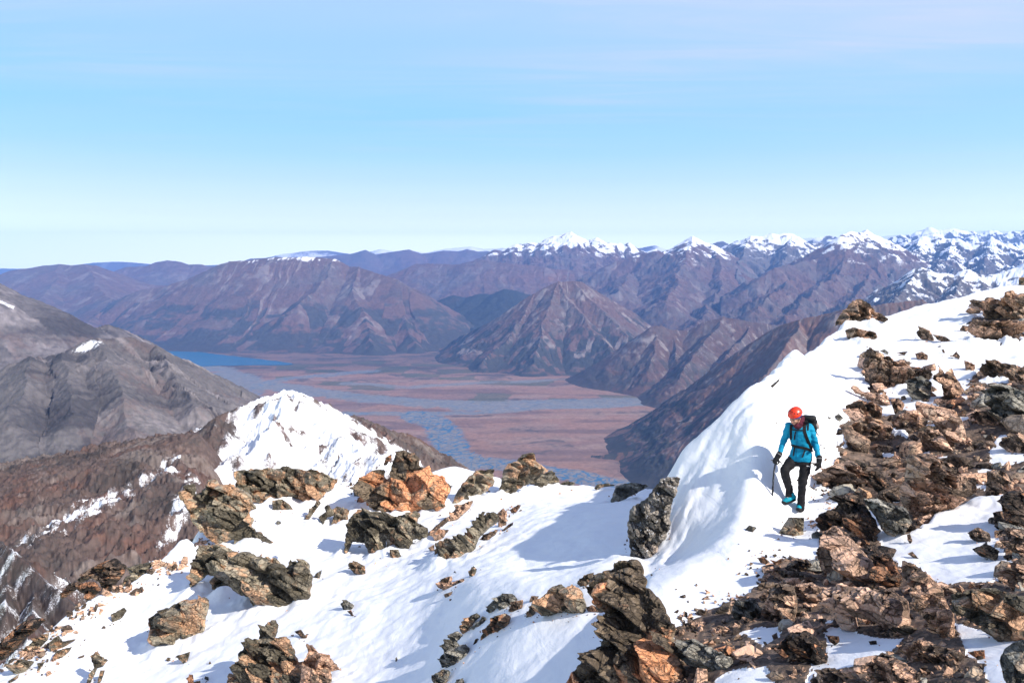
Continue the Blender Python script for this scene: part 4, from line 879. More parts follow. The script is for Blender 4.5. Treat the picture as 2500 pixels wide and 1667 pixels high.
rk(STN, 'small square stone at the bottom of the grey foot rocks', B_, [(395,715),(450,715),(470,760),(440,775),(400,775)], 'o')
rk(STN, 'small dark stone left of the tall orange-streaked outcrop', B_, [(160,340),(200,315),(225,345),(215,380),(170,375)], 'o')
rk(OUT, 'tilted grey-brown slab right of the tall orange-streaked outcrop', B_, [(790,430),(830,340),(900,250),(960,210),(1055,210),(1060,300),(1010,350),(930,400),(850,430)], 'o', lean=.2, cell=.4, rot=.7, ax=(1.8,.7))
rk(BLD, 'long cracked block lying under the tilted grey-brown slab', B_, [(770,510),(830,440),(930,400),(905,450),(830,520),(780,545)], 'w', rot=.6)
rk(STN, 'thin brown splinter slanting down below the long cracked block', B_, [(615,655),(650,600),(730,530),(770,505),(780,530),(690,600),(645,655)], 'w')
rk(BLD, 'almond-shaped brown boulder right of the grey foot rocks', B_, [(660,620),(690,585),(775,590),(740,640),(690,670)], 'w')
rk(STN, 'tiny tan stone under the almond-shaped boulder', B_, [(640,705),(680,683),(680,725),(655,727)], 'w')
rk(OUT, 'knobbly grey-olive outcrop with a stone cap standing on the saddle crest', B_, [(1035,400),(1070,370),(1110,300),(1120,220),(1150,170),(1210,150),(1240,110),(1310,100),(1325,150),(1380,190),(1410,210),(1340,260),(1320,300),(1250,310),(1200,350),(1120,385),(1060,385)], 'o', lean=.15, cell=.28, rot=.6)
rk(BLD, 'brown pointed boulder on the crest right of the knobbly capped outcrop', B_, [(1320,340),(1320,280),(1360,240),(1430,210),(1475,270),(1475,315),(1390,335)], 'o', lean=.2)
rk(STN, 'low flat stones on the crest right of the pointed crest boulder', B_, [(1475,298),(1530,278),(1580,290),(1570,308),(1500,306)], 'o', lean=.2)
rk(OUT, 'long diagonal brown rock rib in the middle of the snow bowl', B_, [(685,730),(690,680),(800,670),(880,620),(950,570),(960,540),(1010,500),(1080,488),(1080,520),(1010,570),(960,620),(940,680),(880,730),(830,790),(740,810),(690,790)], 'o', lean=.55, cell=.24, rot=.6, ax=(1.6,.8))
rk(STN, 'flat brown stone alongside the lower right of the diagonal rib', B_, [(958,665),(1000,620),(1090,585),(1070,620),(1000,670),(965,680)], 'w')
rk(STN, 'upright brown stone at the upper end of the diagonal rib', B_, [(1080,490),(1120,450),(1145,480),(1140,560),(1090,572)], 'w')
rk(STN, 'slim grey stone along the upper left side of the diagonal rib', B_, [(925,555),(990,472),(1008,475),(950,550)], 'o')
rk(STN, 'small dark stones right of the upper end of the diagonal rib', B_, [(1160,465),(1215,430),(1235,432),(1200,482),(1175,485)], 'b')
rk(STN, 'dark chips on snow beside the upright brown stone', B_, [(1110,595),(1150,560),(1185,540),(1180,560),(1120,602)], 'b')
rk(BLD, 'flat brown boulder on open snow below the diagonal rib', B_, [(700,930),(760,890),(795,885),(780,930),(870,900),(870,925),(790,970),(750,980),(705,960)], 'w')
rk(STN, 'small stone below the flat brown boulder on open snow', B_, [(738,1002),(800,980),(780,1015),(750,1022)], 'w')
rk(STN, 'dark egg-shaped stone right of the flat brown boulder', B_, [(898,865),(930,820),(952,840),(930,890),(905,885)], 'o')
rk(STN, 'tiny dark stone above the flat brown boulder', B_, [(802,862),(812,850),(820,866)], 'b')
rk(STN, 'tiny dark dot of rock on open snow at the bottom centre', B_, [(430,1410),(440,1398),(448,1418),(438,1426)], 'g')
rk(OUT, 'grey rock at the right end of the saddle crest beside the dark wall', B_, [(1805,410),(1825,350),(1840,310),(1900,295),(1960,292),(2050,310),(2000,340),(1900,395),(1820,425)], 'g', lean=.2)
rk(STN, 'flat stone on the saddle crest left of the grey crest rock', B_, [(1700,325),(1720,300),(1790,292),(1838,308),(1760,318),(1715,338)], 'o', lean=.2)
# ---- centre rib
rk(OUT, 'dark grey rock at the top of the curved rib of rocks in the snow', B_, [(1010,1110),(1060,1040),(1110,1000),(1180,998),(1210,1030),(1180,1060),(1140,1100),(1100,1105),(1080,1085),(1030,1120)], 'g', lean=.4, cell=.3)
rk(BLD, 'brown boulder at the top right of the curved rib of rocks', B_, [(1150,1110),(1190,1045),(1245,1035),(1240,1090),(1180,1120)], 'w')
rk(BLD, 'olive boulder at the left bend of the curved rib of rocks', B_, [(840,1210),(890,1150),(950,1120),(975,1140),(920,1190),(890,1240),(860,1255)], 'o')
rk(BLD, 'orange-sided long boulder in the middle of the curved rib', B_, [(985,1260),(1000,1240),(1060,1150),(1130,1120),(1165,1140),(1150,1190),(1090,1245),(1030,1255),(972,1300)], 'r', rot=.6)
rk(STN, 'thin dark stone between the olive boulder and the orange-sided boulder', B_, [(898,1222),(960,1180),(990,1140),(1010,1150),(990,1200),(940,1232)], 'g')
rk(STN, 'small dark stone below the orange-sided long boulder', B_, [(925,1325),(945,1285),(960,1280),(950,1315)], 'b')
rk(OUT, 'dark grey outcrop at the lower end of the curved rib', B_, [(730,1470),(735,1400),(760,1340),(790,1270),(830,1235),(860,1260),(815,1300),(840,1325),(880,1318),(900,1340),(880,1400),(830,1450),(760,1470)], 'g', lean=.4, cell=.3)
rk(BLD, 'dark squarish rock at the bottom edge under the curved rib', B_, [(670,1600),(680,1510),(740,1475),(780,1490),(740,1600)], 'g')
rk(STN, 'small grey rock at the bottom edge right of the dark squarish rock', B_, [(805,1600),(820,1545),(865,1535),(870,1600)], 'g')
rk(BLD, 'rounded pair of brown boulders left of the tall dark pillar', B_, [(1365,1140),(1370,1070),(1410,1010),(1440,950),(1490,935),(1520,960),(1560,935),(1610,970),(1640,1050),(1645,1135),(1530,1120),(1500,1110),(1430,1130)], 'o', lean=.25, cell=.5, thick=.4, rough=.8)
rk(STN, 'narrow brown stone left of the rounded pair of boulders', B_, [(1265,1150),(1290,1080),(1330,1050),(1340,1080),(1310,1140)], 'o')
rk(STN, 'small flat stone above the narrow brown stone', B_, [(1285,1050),(1300,1010),(1350,1013),(1320,1050)], 'w')
rk(BLD, 'rusty boulder between the rounded pair and the tall pillar top', B_, [(1590,930),(1640,880),(1700,860),(1690,890),(1650,950),(1610,950)], 'r')
rk(STN, 'dark flat stones at the left foot of the tall pillar', B_, [(1645,1085),(1690,1068),(1770,1110),(1740,1120),(1660,1110)], 'b')
rk(OUT, 'tall pillar of black-lichened rock with orange right side, at the bottom centre', B_, [(1650,990),(1700,900),(1760,865),(1820,840),(1820,790),(1880,785),(1950,780),(1990,800),(2010,940),(2070,980),(2130,1050),(2180,1180),(2200,1270),(2230,1310),(2230,1400),(2250,1500),(2270,1640),(1540,1640),(1550,1520),(1620,1450),(1680,1400),(1770,1350),(1770,1310),(1730,1280),(1720,1210),(1770,1120),(1710,1060),(1690,1030)], 'r', lean=.3, cell=.26, thick=.34)
rk(OUT, 'dark snow-streaked rock wall under the edge of the steep snow flank', B_, [(1910,560),(1930,460),(2030,390),(2090,320),(2140,260),(2180,255),(2250,262),(2230,350),(2190,440),(2190,550),(2160,640),(2110,690),(2130,760),(2080,830),(2010,890),(2000,800),(1930,780),(1925,660)], 'd', lean=.08, depth=13.7, cell=.2, thick=.22)
# ---- ridge top right
rk(OUT, 'jagged brown outcrop standing on the snow crest above the climber', D_, [(1145,775),(1185,690),(1230,650),(1260,610),(1310,600),(1360,640),(1390,680),(1450,700),(1480,750),(1430,755),(1400,710),(1365,690),(1395,740),(1350,775),(1250,765),(1180,765)], 'w', lean=.15, cell=.26)
rk(BLD, 'wide lumpy boulder just below the jagged crest outcrop', D_, [(1210,800),(1260,780),(1330,800),(1400,810),(1420,850),(1370,875),(1290,880),(1225,850)], 'w', lean=.25, cell=.28)
rk(BLD, 'brown boulder alone on the upper snow, midway along the crest', D_, [(1665,820),(1700,780),(1750,800),(1780,860),(1750,875),(1690,855)], 'w')
rk(STN, 'flat pair of stones right of the midway crest boulder', D_, [(1768,825),(1850,840),(1885,865),(1870,880),(1800,862)], 'w')
rk(OUT, 'upper half of the big outcrop at the top right edge', D_, [(2000,610),(2100,610),(2150,590),(2220,620),(2230,560),(2280,545),(2310,575),(2380,570),(2380,740),(2130,730),(2090,710),(2110,670),(2040,650)], 'w', lean=.25, cell=.24)
rk(OUT, 'lower half of the big outcrop at the top right edge, with a pink rounded face', D_, [(1990,800),(2010,750),(2100,740),(2160,752),(2380,740),(2380,800),(2300,830),(2230,870),(2160,865),(2060,850)], 'w', lean=.3, cell=.26)
rk(STN, 'flat stone left of the lower half of the top right outcrop', D_, [(1940,800),(1960,768),(2000,775),(1985,810)], 'w')
rk(BLD, 'squat stone in open snow below the midway crest boulder', D_, [(1655,950),(1700,935),(1740,960),(1735,990),(1670,985)], 'w')
rk(STN, 'small pointed stone in snow above the upper right rock field', D_, [(1890,965),(1920,935),(1945,965),(1940,985)], 'w')
rk(BLD, 'dark stone at the top edge of the right rock field', D_, [(1970,990),(2040,1020),(2040,1050),(1980,1055)], 'w')
rk(STN, 'thin sliver of stone above the upper rock band', D_, [(1430,932),(1460,920),(1490,940),(1485,955)], 'g')
rk(STN, 'dark flat sliver of stone left of the squat stone in open snow', D_, [(1535,942),(1610,935),(1590,960)], 'b')
rk(STN, 'small stone left of the dark stone, in open snow', D_, [(1825,925),(1840,920),(1850,945),(1835,945)], 'w')
rk(STN, 'tiny stone in the snow left of the top right outcrop', D_, [(1958,860),(1980,855),(1985,880),(1965,882)], 'g')
rk(BLD, 'square brown rock at the right edge on the snow skyline', D_, [(2320,465),(2370,458),(2370,512),(2318,510)], 'o', lean=.05, cell=.6)
rk(OUT, 'long rock band running down right of the steep snow, the highest in the field', D_, [(1320,1010),(1350,920),(1400,930),(1450,975),(1490,965),(1520,1000),(1620,1020),(1640,1050),(1700,1040),(1770,1080),(1750,1150),(1600,1150),(1540,1140),(1490,1190),(1420,1160),(1370,1130),(1350,1060)], 'w', lean=.35, cell=.2)
rk(BLD, 'veined grey boulder hanging below the long rock band', D_, [(1605,1120),(1700,1090),(1760,1130),(1750,1230),(1720,1250),(1640,1240),(1610,1180)], 'g', lean=.25, cell=.4)
rk(OUT, 'upright split rock right of the long rock band', D_, [(1770,1110),(1810,1070),(1805,1020),(1850,1080),(1890,1040),(1910,1090),(1970,1180),(1930,1230),(1840,1240),(1830,1150)], 'w', lean=.2, cell=.3)
rk(OUT, 'brown outcrop at the upper right edge of the rock field', D_, [(2070,1060),(2100,1020),(2170,985),(2210,1010),(2300,1020),(2315,1060),(2290,1120),(2200,1120),(2120,1110)], 'w', lean=.3, cell=.28)
rk(BLD, 'dark boulder at the right edge beside the brown upper outcrop', D_, [(2290,1120),(2315,1050),(2380,1020),(2380,1150),(2320,1150)], 'w', lean=.3)
rk(BLD, 'long pointed pink rock jutting left from the rock field into snow', D_, [(1245,1165),(1280,1152),(1320,1190),(1400,1200),(1480,1215),(1500,1270),(1450,1290),(1390,1260),(1340,1230),(1270,1200)], 'p', lean=.3, cell=.3)
rk(BLD, 'dark crooked block in snow right of the long pointed pink rock', D_, [(1500,1240),(1550,1230),(1590,1270),(1560,1350),(1530,1340)], 'w')
rk(OUT, 'brown blocks below the long pointed pink rock', D_, [(1215,1280),(1300,1240),(1400,1270),(1450,1300),(1440,1360),(1370,1370),(1250,1360),(1220,1320)], 'w', lean=.35, cell=.28)
rk(STN, 'grey stone on snow right of the climber, nearest the rock field', D_, [(1140,1350),(1170,1330),(1200,1360),(1170,1385)], 'g')
rk(STN, 'small flat grey stone on snow right of the climber, nearer to the backpack', D_, [(1078,1368),(1100,1350),(1125,1358),(1090,1382)], 'g')
rk(BLD, 'orange upright boulder in the right rock field', D_, [(1995,1200),(2050,1150),(2100,1160),(2090,1290),(2010,1270)], 'p', lean=.2, cell=.5)
rk(BLD, 'flat reddish block lying on top of the orange upright boulder', D_, [(1995,1165),(2040,1142),(2095,1150),(2090,1180),(2030,1182)], 'r', lean=.2)
rk(OUT, 'large rounded grey boulder at the right edge with a pale veined face', D_, [(2110,1200),(2200,1140),(2300,1170),(2380,1200),(2380,1430),(2250,1425),(2180,1370),(2140,1290)], 'g', lean=.25, cell=.38, thick=.4)
rk(BLD, 'large black-speckled tan block in the middle of the rock field', D_, [(1740,1320),(1850,1310),(1940,1350),(1970,1440),(1980,1530),(1920,1550),(1850,1480),(1780,1400)], 'p', lean=.3, cell=.5, thick=.4)
rk(BLD, 'brown slab left of the large black-speckled tan block', D_, [(1510,1390),(1600,1310),(1680,1310),(1740,1380),(1700,1430),(1610,1440),(1530,1420)], 'w', lean=.3)
rk(OUT, 'layered brown outcrop at the left margin of the field, right of the climber', D_, [(1150,1450),(1180,1400),(1280,1380),(1400,1380),(1490,1400),(1500,1460),(1440,1510),(1300,1500),(1200,1510)], 'w', lean=.35, cell=.25)
rk(BLD, 'pinkish angular block below the large black-speckled tan block', D_, [(1680,1480),(1740,1415),(1830,1460),(1900,1568),(1720,1568)], 'p', lean=.3, cell=.45)
rk(BLD, 'wedge of brown rock between the orange boulder and the large grey boulder', D_, [(2010,1330),(2120,1310),(2210,1390),(2180,1420),(2060,1400)], 'w')
rk(BLD, 'dark brown rock at the right edge below the large grey boulder', D_, [(2190,1530),(2220,1490),(2300,1460),(2380,1455),(2380,1590),(2250,1575)], 'w', lean=.4)
rk(STN, 'dark rock in the snow bank just left of the climber\'s helmet', D_, [(760,1360),(790,1340),(840,1332),(850,1400),(800,1410),(765,1415)], 'd', lean=.1, depth=15.3)
rk(OUT, 'dark rocks poking out of the edge of the steep snow flank', D_, [(685,1215),(690,1175),(740,1150),(800,1100),(790,1125),(740,1175),(700,1212)], 'd', lean=.1, depth=15.7)
# ---- near right
rk(BLD, 'pink pitted wedge of rock pointing left at the climber\'s leg', C_, [(1012,245),(1100,190),(1230,145),(1300,180),(1340,240),(1320,300),(1200,315),(1100,290),(1020,268)], 'p', lean=.2, cell=.5, thick=.4)
rk(OUT, 'great pink-brown rock face, the largest right of the climber', C_, [(1560,340),(1600,230),(1620,110),(1700,100),(1800,130),(1900,180),(1960,250),(2040,260),(2050,360),(1970,390),(1900,460),(1800,480),(1690,560),(1640,500),(1570,420)], 'w', lean=.15, cell=.3, thick=.3)
rk(BLD, 'dark angular rock left of the great pink-brown face', C_, [(1340,240),(1420,195),(1500,300),(1580,420),(1480,400),(1400,340)], 'b', lean=.25, cell=.4)
rk(BLD, 'rounded grey boulder hanging over snow below the great pink-brown face', C_, [(1320,390),(1420,390),(1500,420),(1600,450),(1640,540),(1590,620),(1510,645),(1440,585),(1390,490)], 'g', lean=.2, cell=.4, thick=.4)
rk(OUT, 'black jagged rocks above the big orange boulder', C_, [(1180,380),(1300,340),(1330,420),(1365,480),(1430,590),(1380,640),(1400,720),(1300,640),(1200,570),(1130,560),(1060,600),(1045,540),(1080,480),(1160,450)], 'b', lean=.3, cell=.24)
rk(BLD, 'big orange boulder with one broad flat triangular face, below the climber', C_, [(1030,740),(1060,660),(1090,620),(1140,560),(1200,620),(1270,680),(1380,790),(1410,935),(1300,925),(1200,900),(1060,850)], 'p', lean=.25, cell=1.15, thick=.40, rough=.42)
rk(BLD, 'dark block leaning on the right side of the big orange boulder', C_, [(1390,660),(1430,750),(1490,740),(1570,890),(1540,970),(1440,935),(1400,850)], 'b', lean=.25, cell=.45)
rk(BLD, 'slanting grey-brown slab beside the snow, right of the dark block', C_, [(1565,870),(1610,798),(1650,810),(1760,900),(1830,970),(1840,1080),(1740,1020),(1640,950)], 'w', lean=.25, cell=.5)
rk(BLD, 'long flat brown slab left of the big orange boulder', C_, [(735,870),(770,840),(850,850),(960,870),(1070,905),(1060,942),(960,930),(820,925)], 'w', lean=.3, cell=.5)
rk(BLD, 'stack of flat stones above the long flat brown slab', C_, [(825,835),(870,780),(970,775),(1010,830),(940,850),(850,858)], 'w', lean=.2)
rk(OUT, 'cracked pink bedrock with square pitted faces, low in the right rock field', C_, [(1060,1010),(1110,960),(1180,930),(1280,960),(1400,965),(1500,970),(1600,1040),(1625,1245),(1480,1230),(1380,1170),(1220,1140),(1120,1090)], 'p', lean=.2, cell=.36, thick=.3)
rk(OUT, 'dark brown fractured rock left of the cracked pink bedrock', C_, [(685,1140),(720,1010),(770,930),(870,940),(900,1050),(890,1190),(800,1190)], 'w', lean=.25, cell=.3)
rk(BLD, 'grey-brown boulder at the snow margin left of the dark fractured rock', C_, [(485,1110),(510,1040),(640,1030),(675,1120),(580,1185),(500,1155)], 'g', lean=.25, cell=.4)
rk(BLD, 'small pile of pale blocks under the long flat brown slab', C_, [(890,940),(1000,925),(1060,960),(1050,1050),(960,1055),(890,1010)], 'p', lean=.25, cell=.3)
rk(OUT, 'black-and-tan pointed rock above the lower snow patch', C_, [(790,1330),(850,1250),(960,1230),(1020,1270),(1100,1400),(1090,1440),(1040,1465),(960,1430),(880,1430)], 'b', lean=.25, cell=.3)
rk(OUT, 'low grey bedrock slab at the bottom, right of the tall pillar', C_, [(140,1310),(250,1285),(400,1365),(485,1405),(470,1485),(380,1500),(200,1450),(150,1390)], 'g', lean=.45, cell=.35)
rk(STN, 'bright orange flat stone in the rubble at the bottom', C_, [(528,1372),(590,1358),(645,1420),(560,1425)], 'p')
rk(BLD, 'dark block resting on the lower snow patch', C_, [(1093,1262),(1170,1268),(1178,1300),(1145,1328),(1108,1300)], 'b')
rk(STN, 'small dark stone in the middle of the lower snow patch', C_, [(1360,1300),(1410,1295),(1415,1320),(1370,1322)], 'b')
rk(OUT, 'brown jagged bedrock right of the lower snow patch', C_, [(1550,1350),(1700,1290),(1850,1340),(1965,1375),(1940,1455),(1800,1455),(1650,1440)], 'w', lean=.35, cell=.25)
rk(OUT, 'broad rounded brown boulder at the lower right edge', C_, [(1895,1000),(2000,980),(2150,960),(2250,990),(2380,1020),(2380,1285),(2200,1315),(2100,1225),(2000,1150),(1900,1120)], 'o', lean=.3, cell=.3, thick=.3)
rk(BLD, 'smooth grey boulder filling the bottom right corner', C_, [(2195,1420),(2225,1350),(2280,1310),(2400,1270),(2400,1640),(2260,1640)], 'g', lean=.15, cell=.7, thick=.35, rough=.6, jag=.5)
rk(OUT, 'steep dark ribs left of the broad rounded brown boulder', C_, [(1630,960),(1720,990),(1830,1010),(1895,1130),(1900,1270),(1850,1290),(1750,1190),(1650,1080)], 'w', lean=.3, cell=.26, rot=-.8, ax=(1.8,.7))
rk(BLD, 'dark upright block at the right edge, above the snow hollow', C_, [(2218,500),(2222,360),(2290,340),(2380,350),(2380,570),(2270,575)], 'b', lean=.2, cell=.4)
rk(BLD, 'round-topped brown boulder in the snow hollow at the right', C_, [(1998,610),(2060,573),(2130,612),(2140,660),(2060,672),(2010,645)], 'w', lean=.25)
rk(BLD, 'reddish flat block below the round-topped boulder in the snow hollow', C_, [(2020,715),(2110,675),(2190,720),(2172,788),(2080,762)], 'r', lean=.3)
rk(BLD, 'pink and olive slab at the right edge of the snow hollow', C_, [(2175,890),(2250,840),(2290,790),(2380,750),(2380,1000),(2260,955)], 'w', lean=.25, cell=.4)
rk(BLD, 'tan boulder at the right edge beside the round-topped boulder', C_, [(2205,640),(2215,595),(2280,575),(2380,600),(2380,780),(2290,745)], 'w', lean=.25, cell=.4)
rk(BLD, 'brown block just left of the dark upright block at the edge', C_, [(2158,480),(2215,468),(2228,560),(2170,556)], 'w')
rk(BLD, 'square flat-topped grey block in snow in front of the climber', C_, [(780,620),(850,510),(950,513),(945,628),(875,640),(868,622)], 'o', lean=.35, cell=.7, rough=.7, thick=.22, jag=.5)
rk(STN, 'dark grey stone on snow left of the square flat-topped block', C_, [(570,590),(600,560),(650,575),(620,607)], 'g')
rk(BLD, 'dark stone right of the square flat-topped block', C_, [(995,625),(1030,595),(1070,620),(1050,662),(1000,645)], 'g')
rk(STN, 'thin brown stone alone in the snow hollow at the right', C_, [(1608,742),(1640,728),(1682,776),(1640,765)], 'w')
rk(STN, 'small upright stone below the rounded grey hanging boulder', C_, [(1605,620),(1625,615),(1640,660),(1625,682),(1608,655)], 'w')
rk(OUT, 'jagged dark rocks along the bottom edge, right of the lower snow patch', C_, [(1350,1450),(1450,1370),(1560,1420),(1690,1500),(1650,1640),(1400,1640)], 'w', lean=.3, cell=.25)
rk(OUT, 'brown slab at the bottom edge below the lower snow patch', C_, [(1000,1540),(1080,1470),(1250,1480),(1330,1560),(1310,1640),(1020,1640)], 'w', lean=.35, cell=.28)
rk(BLD, 'brown block at the snow margin above the dark fractured rock', C_, [(660,1020),(720,960),(760,950),(755,1015),(695,1065)], 'w', lean=.25)
rk(BLD, 'tall brown rock near the right edge, above the snow strip', C_, [(2115,215),(2230,205),(2290,335),(2215,380),(2110,372)], 'w', lean=.25, cell=.4)
rk(STN, 'red-brown stone in the snow by the smooth grey corner boulder', C_, [(1990,1370),(2040,1360),(2100,1355),(2105,1410),(2060,1420)], 'r')
rk(BLD, 'dark stones on snow left of the stack of flat stones', C_, [(652,770),(690,760),(725,790),(715,812),(670,800)], 'b')
rk(STN, 'little red stone on snow below the square flat-topped block', C_, [(745,750),(765,742),(778,755),(760,768)], 'r')
rk(STN, 'dark crooked stone right of the dark stones on snow', C_, [(730,780),(770,790),(808,770),(805,805),(760,812)], 'b')
rk(STN, 'orange stone at the snow margin right of the tall pillar', C_, [(250,1120),(290,1092),(328,1110),(315,1135),(270,1138)], 'w')

# ---- loose stones: a dozen broken shapes, copied one by one
from mathutils import noise as mnoise
def chunk_mesh(name, seed, cuts=2, n=15):
    rg = random.Random(seed); bm = bmesh.new()
    sx, sy, sz = 1, rg.uniform(.6, .95), rg.uniform(.42, .75)
    for _ in range(n):
        v = Vector((rg.uniform(-1, 1), rg.uniform(-1, 1), rg.uniform(-1, 1)))
        m = max(abs(v.x), abs(v.y), abs(v.z)); v = v/m*(.5+.5*rg.random()**.3)*.5
        bm.verts.new((v.x*sx, v.y*sy, v.z*sz))
    r = bmesh.ops.convex_hull(bm, input=bm.verts)
    bmesh.ops.delete(bm, geom=[g for g in r['geom_interior'] if isinstance(g, bmesh.types.BMVert)], context='VERTS')
    if cuts:
        bmesh.ops.bevel(bm, geom=bm.edges[:], offset=.02, segments=1, affect='EDGES')
        bmesh.ops.triangulate(bm, faces=bm.faces[:])
        bmesh.ops.subdivide_edges(bm, edges=bm.edges[:], cuts=cuts, use_grid_fill=True)
        for v in bm.verts:
            p = v.co*4+Vector((seed, 0, 0)); d = mnoise.fractal(p, .8, 2, 4)*.018+abs(mnoise.noise(p*.8))*.010
            v.co += v.co.normalized()*d
    bmesh.ops.recalc_face_normals(bm, faces=bm.faces)
    me = bpy.data.meshes.new(name); bm.to_mesh(me); bm.free()
    a = me.attributes.new('tone', 'FLOAT', 'POINT'); a.data.foreach_set('value', np.full(len(me.vertices), (seed*.377) % 1, np.float32))
    return me
def scatter():
    rg = random.Random(11)
    mats = [R_WARM, R_WARM, R_PINK, R_GREY, R_SPLAT, R_WARM, R_RUST, R_WARM, R_OLIVE, R_WARM, R_PINK, R_SPLAT, R_WARM, R_GREY]
    protos = []
    for k in range(14):
        me = chunk_mesh('stone', 50+k); me.materials.append(mats[k]); protos.append(me)
    fields = [(F_MAIN, 84, 24, 95, 'loose broken stone in the large rubble field right of the climber', 'loose stones in the large rubble field'),
              (F_LOW, 90, 22, 90, 'loose broken stone in the rubble between the tall pillar and the bottom right corner', 'loose stones in the lower rubble'),
              (F_TOP, 8, 18, 44, 'loose stone packed around the big outcrop at the top right edge', 'loose stones at the top right outcrop'),
              (F_RIGHT, 14, 22, 60, 'loose stone between the boulders right of the snow hollow', 'loose stones right of the snow hollow')]
    first = {}
    for poly, n, s0, s1, label, group in fields:
        P = np.array(poly); x0, y0 = P.min(0); x1, y1 = P.max(0); placed = []; tries = 0
        while len(placed) < n and tries < 9000:
            tries += 1
            x, y = rg.uniform(x0, min(x1, 2515)), rg.uniform(y0, min(y1, 1690))
            if not inpoly(np.array(x), np.array(y), poly) or (poly is F_LOW and any(inpoly(np.array(x), np.array(y), q) for q in S_LOW)) or any(inpoly(np.array(x), np.array(y), q) for q in S_MAIN): continue
            s = s0+(s1-s0)*rg.random()**2.2
            if any((x-a)**2+(y-b)**2 < (.36*(s+c))**2 for a, b, c in placed): continue
            h = hit(x, y)
            if h is None or h[1] > 45: continue
            placed.append((x, y, s)); k = rg.randrange(14); sz = s*h[1]/FPX
            o = bpy.data.objects.new('stone', protos[k]) if k not in first else first[k].copy()
            COL.objects.link(o); first.setdefault(k, o)
            tn = tnormal(np.array(h[0]), np.array(h[1]))
            q = tn.to_track_quat('Z', 'Y') @ Quaternion((0, 0, 1), rg.uniform(0, 6.28)) @ Quaternion((1, 0, 0), rg.uniform(-.6, .6))
            o.rotation_mode = 'QUATERNION'; o.rotation_quaternion = q
            o.scale = (sz*rg.uniform(1., 1.5), sz*rg.uniform(.85, 1.2), sz*rg.uniform(.8, 1.25))
            o.location = Vector(h)+tn*sz*.16
            tag(o, label, 'stone', group)
    # gravel-sized debris nobody could count: one object
    lo = [chunk_mesh('debris', 300+k, 0, 9) for k in range(8)]
    geo = []
    for me in lo:
        V = np.array([v.co[:] for v in me.vertices]); F = []
        for p in me.polygons:
            vs = list(p.vertices); F += [(vs[0], vs[i], vs[i+1]) for i in range(1, len(vs)-1)]
        geo.append((V, np.array(F))); 
    nr = np.random.default_rng(5); VS, FS, TS_, nv = [], [], [], 0
    spots = []
    for poly, n in ((F_MAIN, 1300), (F_LOW, 1800), (F_TOP, 200), (F_RIGHT, 260)):
        P = np.array(poly); x0, y0 = P.min(0); x1, y1 = P.max(0); c = 0
        while c < n:
            x, y = nr.uniform(x0-12, x1), nr.uniform(y0-12, y1)
            if inpoly(np.array(x), np.array(y), poly) and (nr.random() < .06 or not any(inpoly(np.array(x), np.array(y), q) for q in S_LOW+S_MAIN)):
                spots.append((x, y, 6+24*nr.random()**2.2)); c += 1
    for cx, cy, rx, ry, n, s in ((2030,1215,38,28,60,6),(1990,1150,30,60,40,6),(1900,1360,70,34,45,7),(1985,1290,22,20,26,7),(1860,1400,40,24,30,8),(2000,1060,40,50,30,6),(1960,1275,40,18,20,5),(880,1185,40,6,30,7),(120,1570,60,26,45,8),(60,1620,60,30,45,9),(200,1510,40,14,20,8),(1240,1245,30,30,14,6),(1760,1470,60,30,40,9),(1680,1520,40,20,50,10),(60,1590,50,30,40,17),(120,1530,50,18,40,15),(190,1490,50,14,34,14),(300,1440,50,14,30,14),(420,1385,50,14,36,14),(500,1330,30,16,30,14)):
        for _ in range(n): spots.append((cx+nr.normal()*rx*.6, cy+nr.normal()*ry*.6, s*(.6+nr.random()**2*1.4)))
    for P in RPOLY:                                              # grit at the foot of every rock
        m = P[:, 1].mean()
        for p, q in zip(P, np.roll(P, -1, 0)):
            L = np.hypot(*(q-p))
            if (p[1]+q[1])/2 < m: continue
            for _ in range(int(L/16+nr.random())):
                f = nr.random(); z = p+(q-p)*f
                spots.append((z[0]+nr.normal()*7, z[1]+abs(nr.normal())*7-1, 3.5+5*nr.random()**2))
    for x, y, s in spots:
        h = hit(x, y)
        if h is None or h[1] > 50: continue
        V, F = geo[nr.integers(8)]; sz = s*h[1]/FPX
        q = Quaternion((nr.normal(), nr.normal(), nr.normal(), nr.normal())).normalized().to_matrix()
        VS.append((V*sz*nr.uniform(.7, 1.4, 3))@np.array(q).T+h+np.array([0, 0, .12*sz])); FS.append(F+nv); TS_.append(np.full(len(V), nr.random())); nv += len(V)
    o = new_obj('rubble', mesh_np('rubble', np.vstack(VS), np.vstack(FS), False, dict(tone=np.concatenate(TS_))), R_WARM)
    tag(o, 'small rock debris strewn between the boulders and over the snow margins', 'rubble', None, 'stuff')
scatter()
build_terrain()
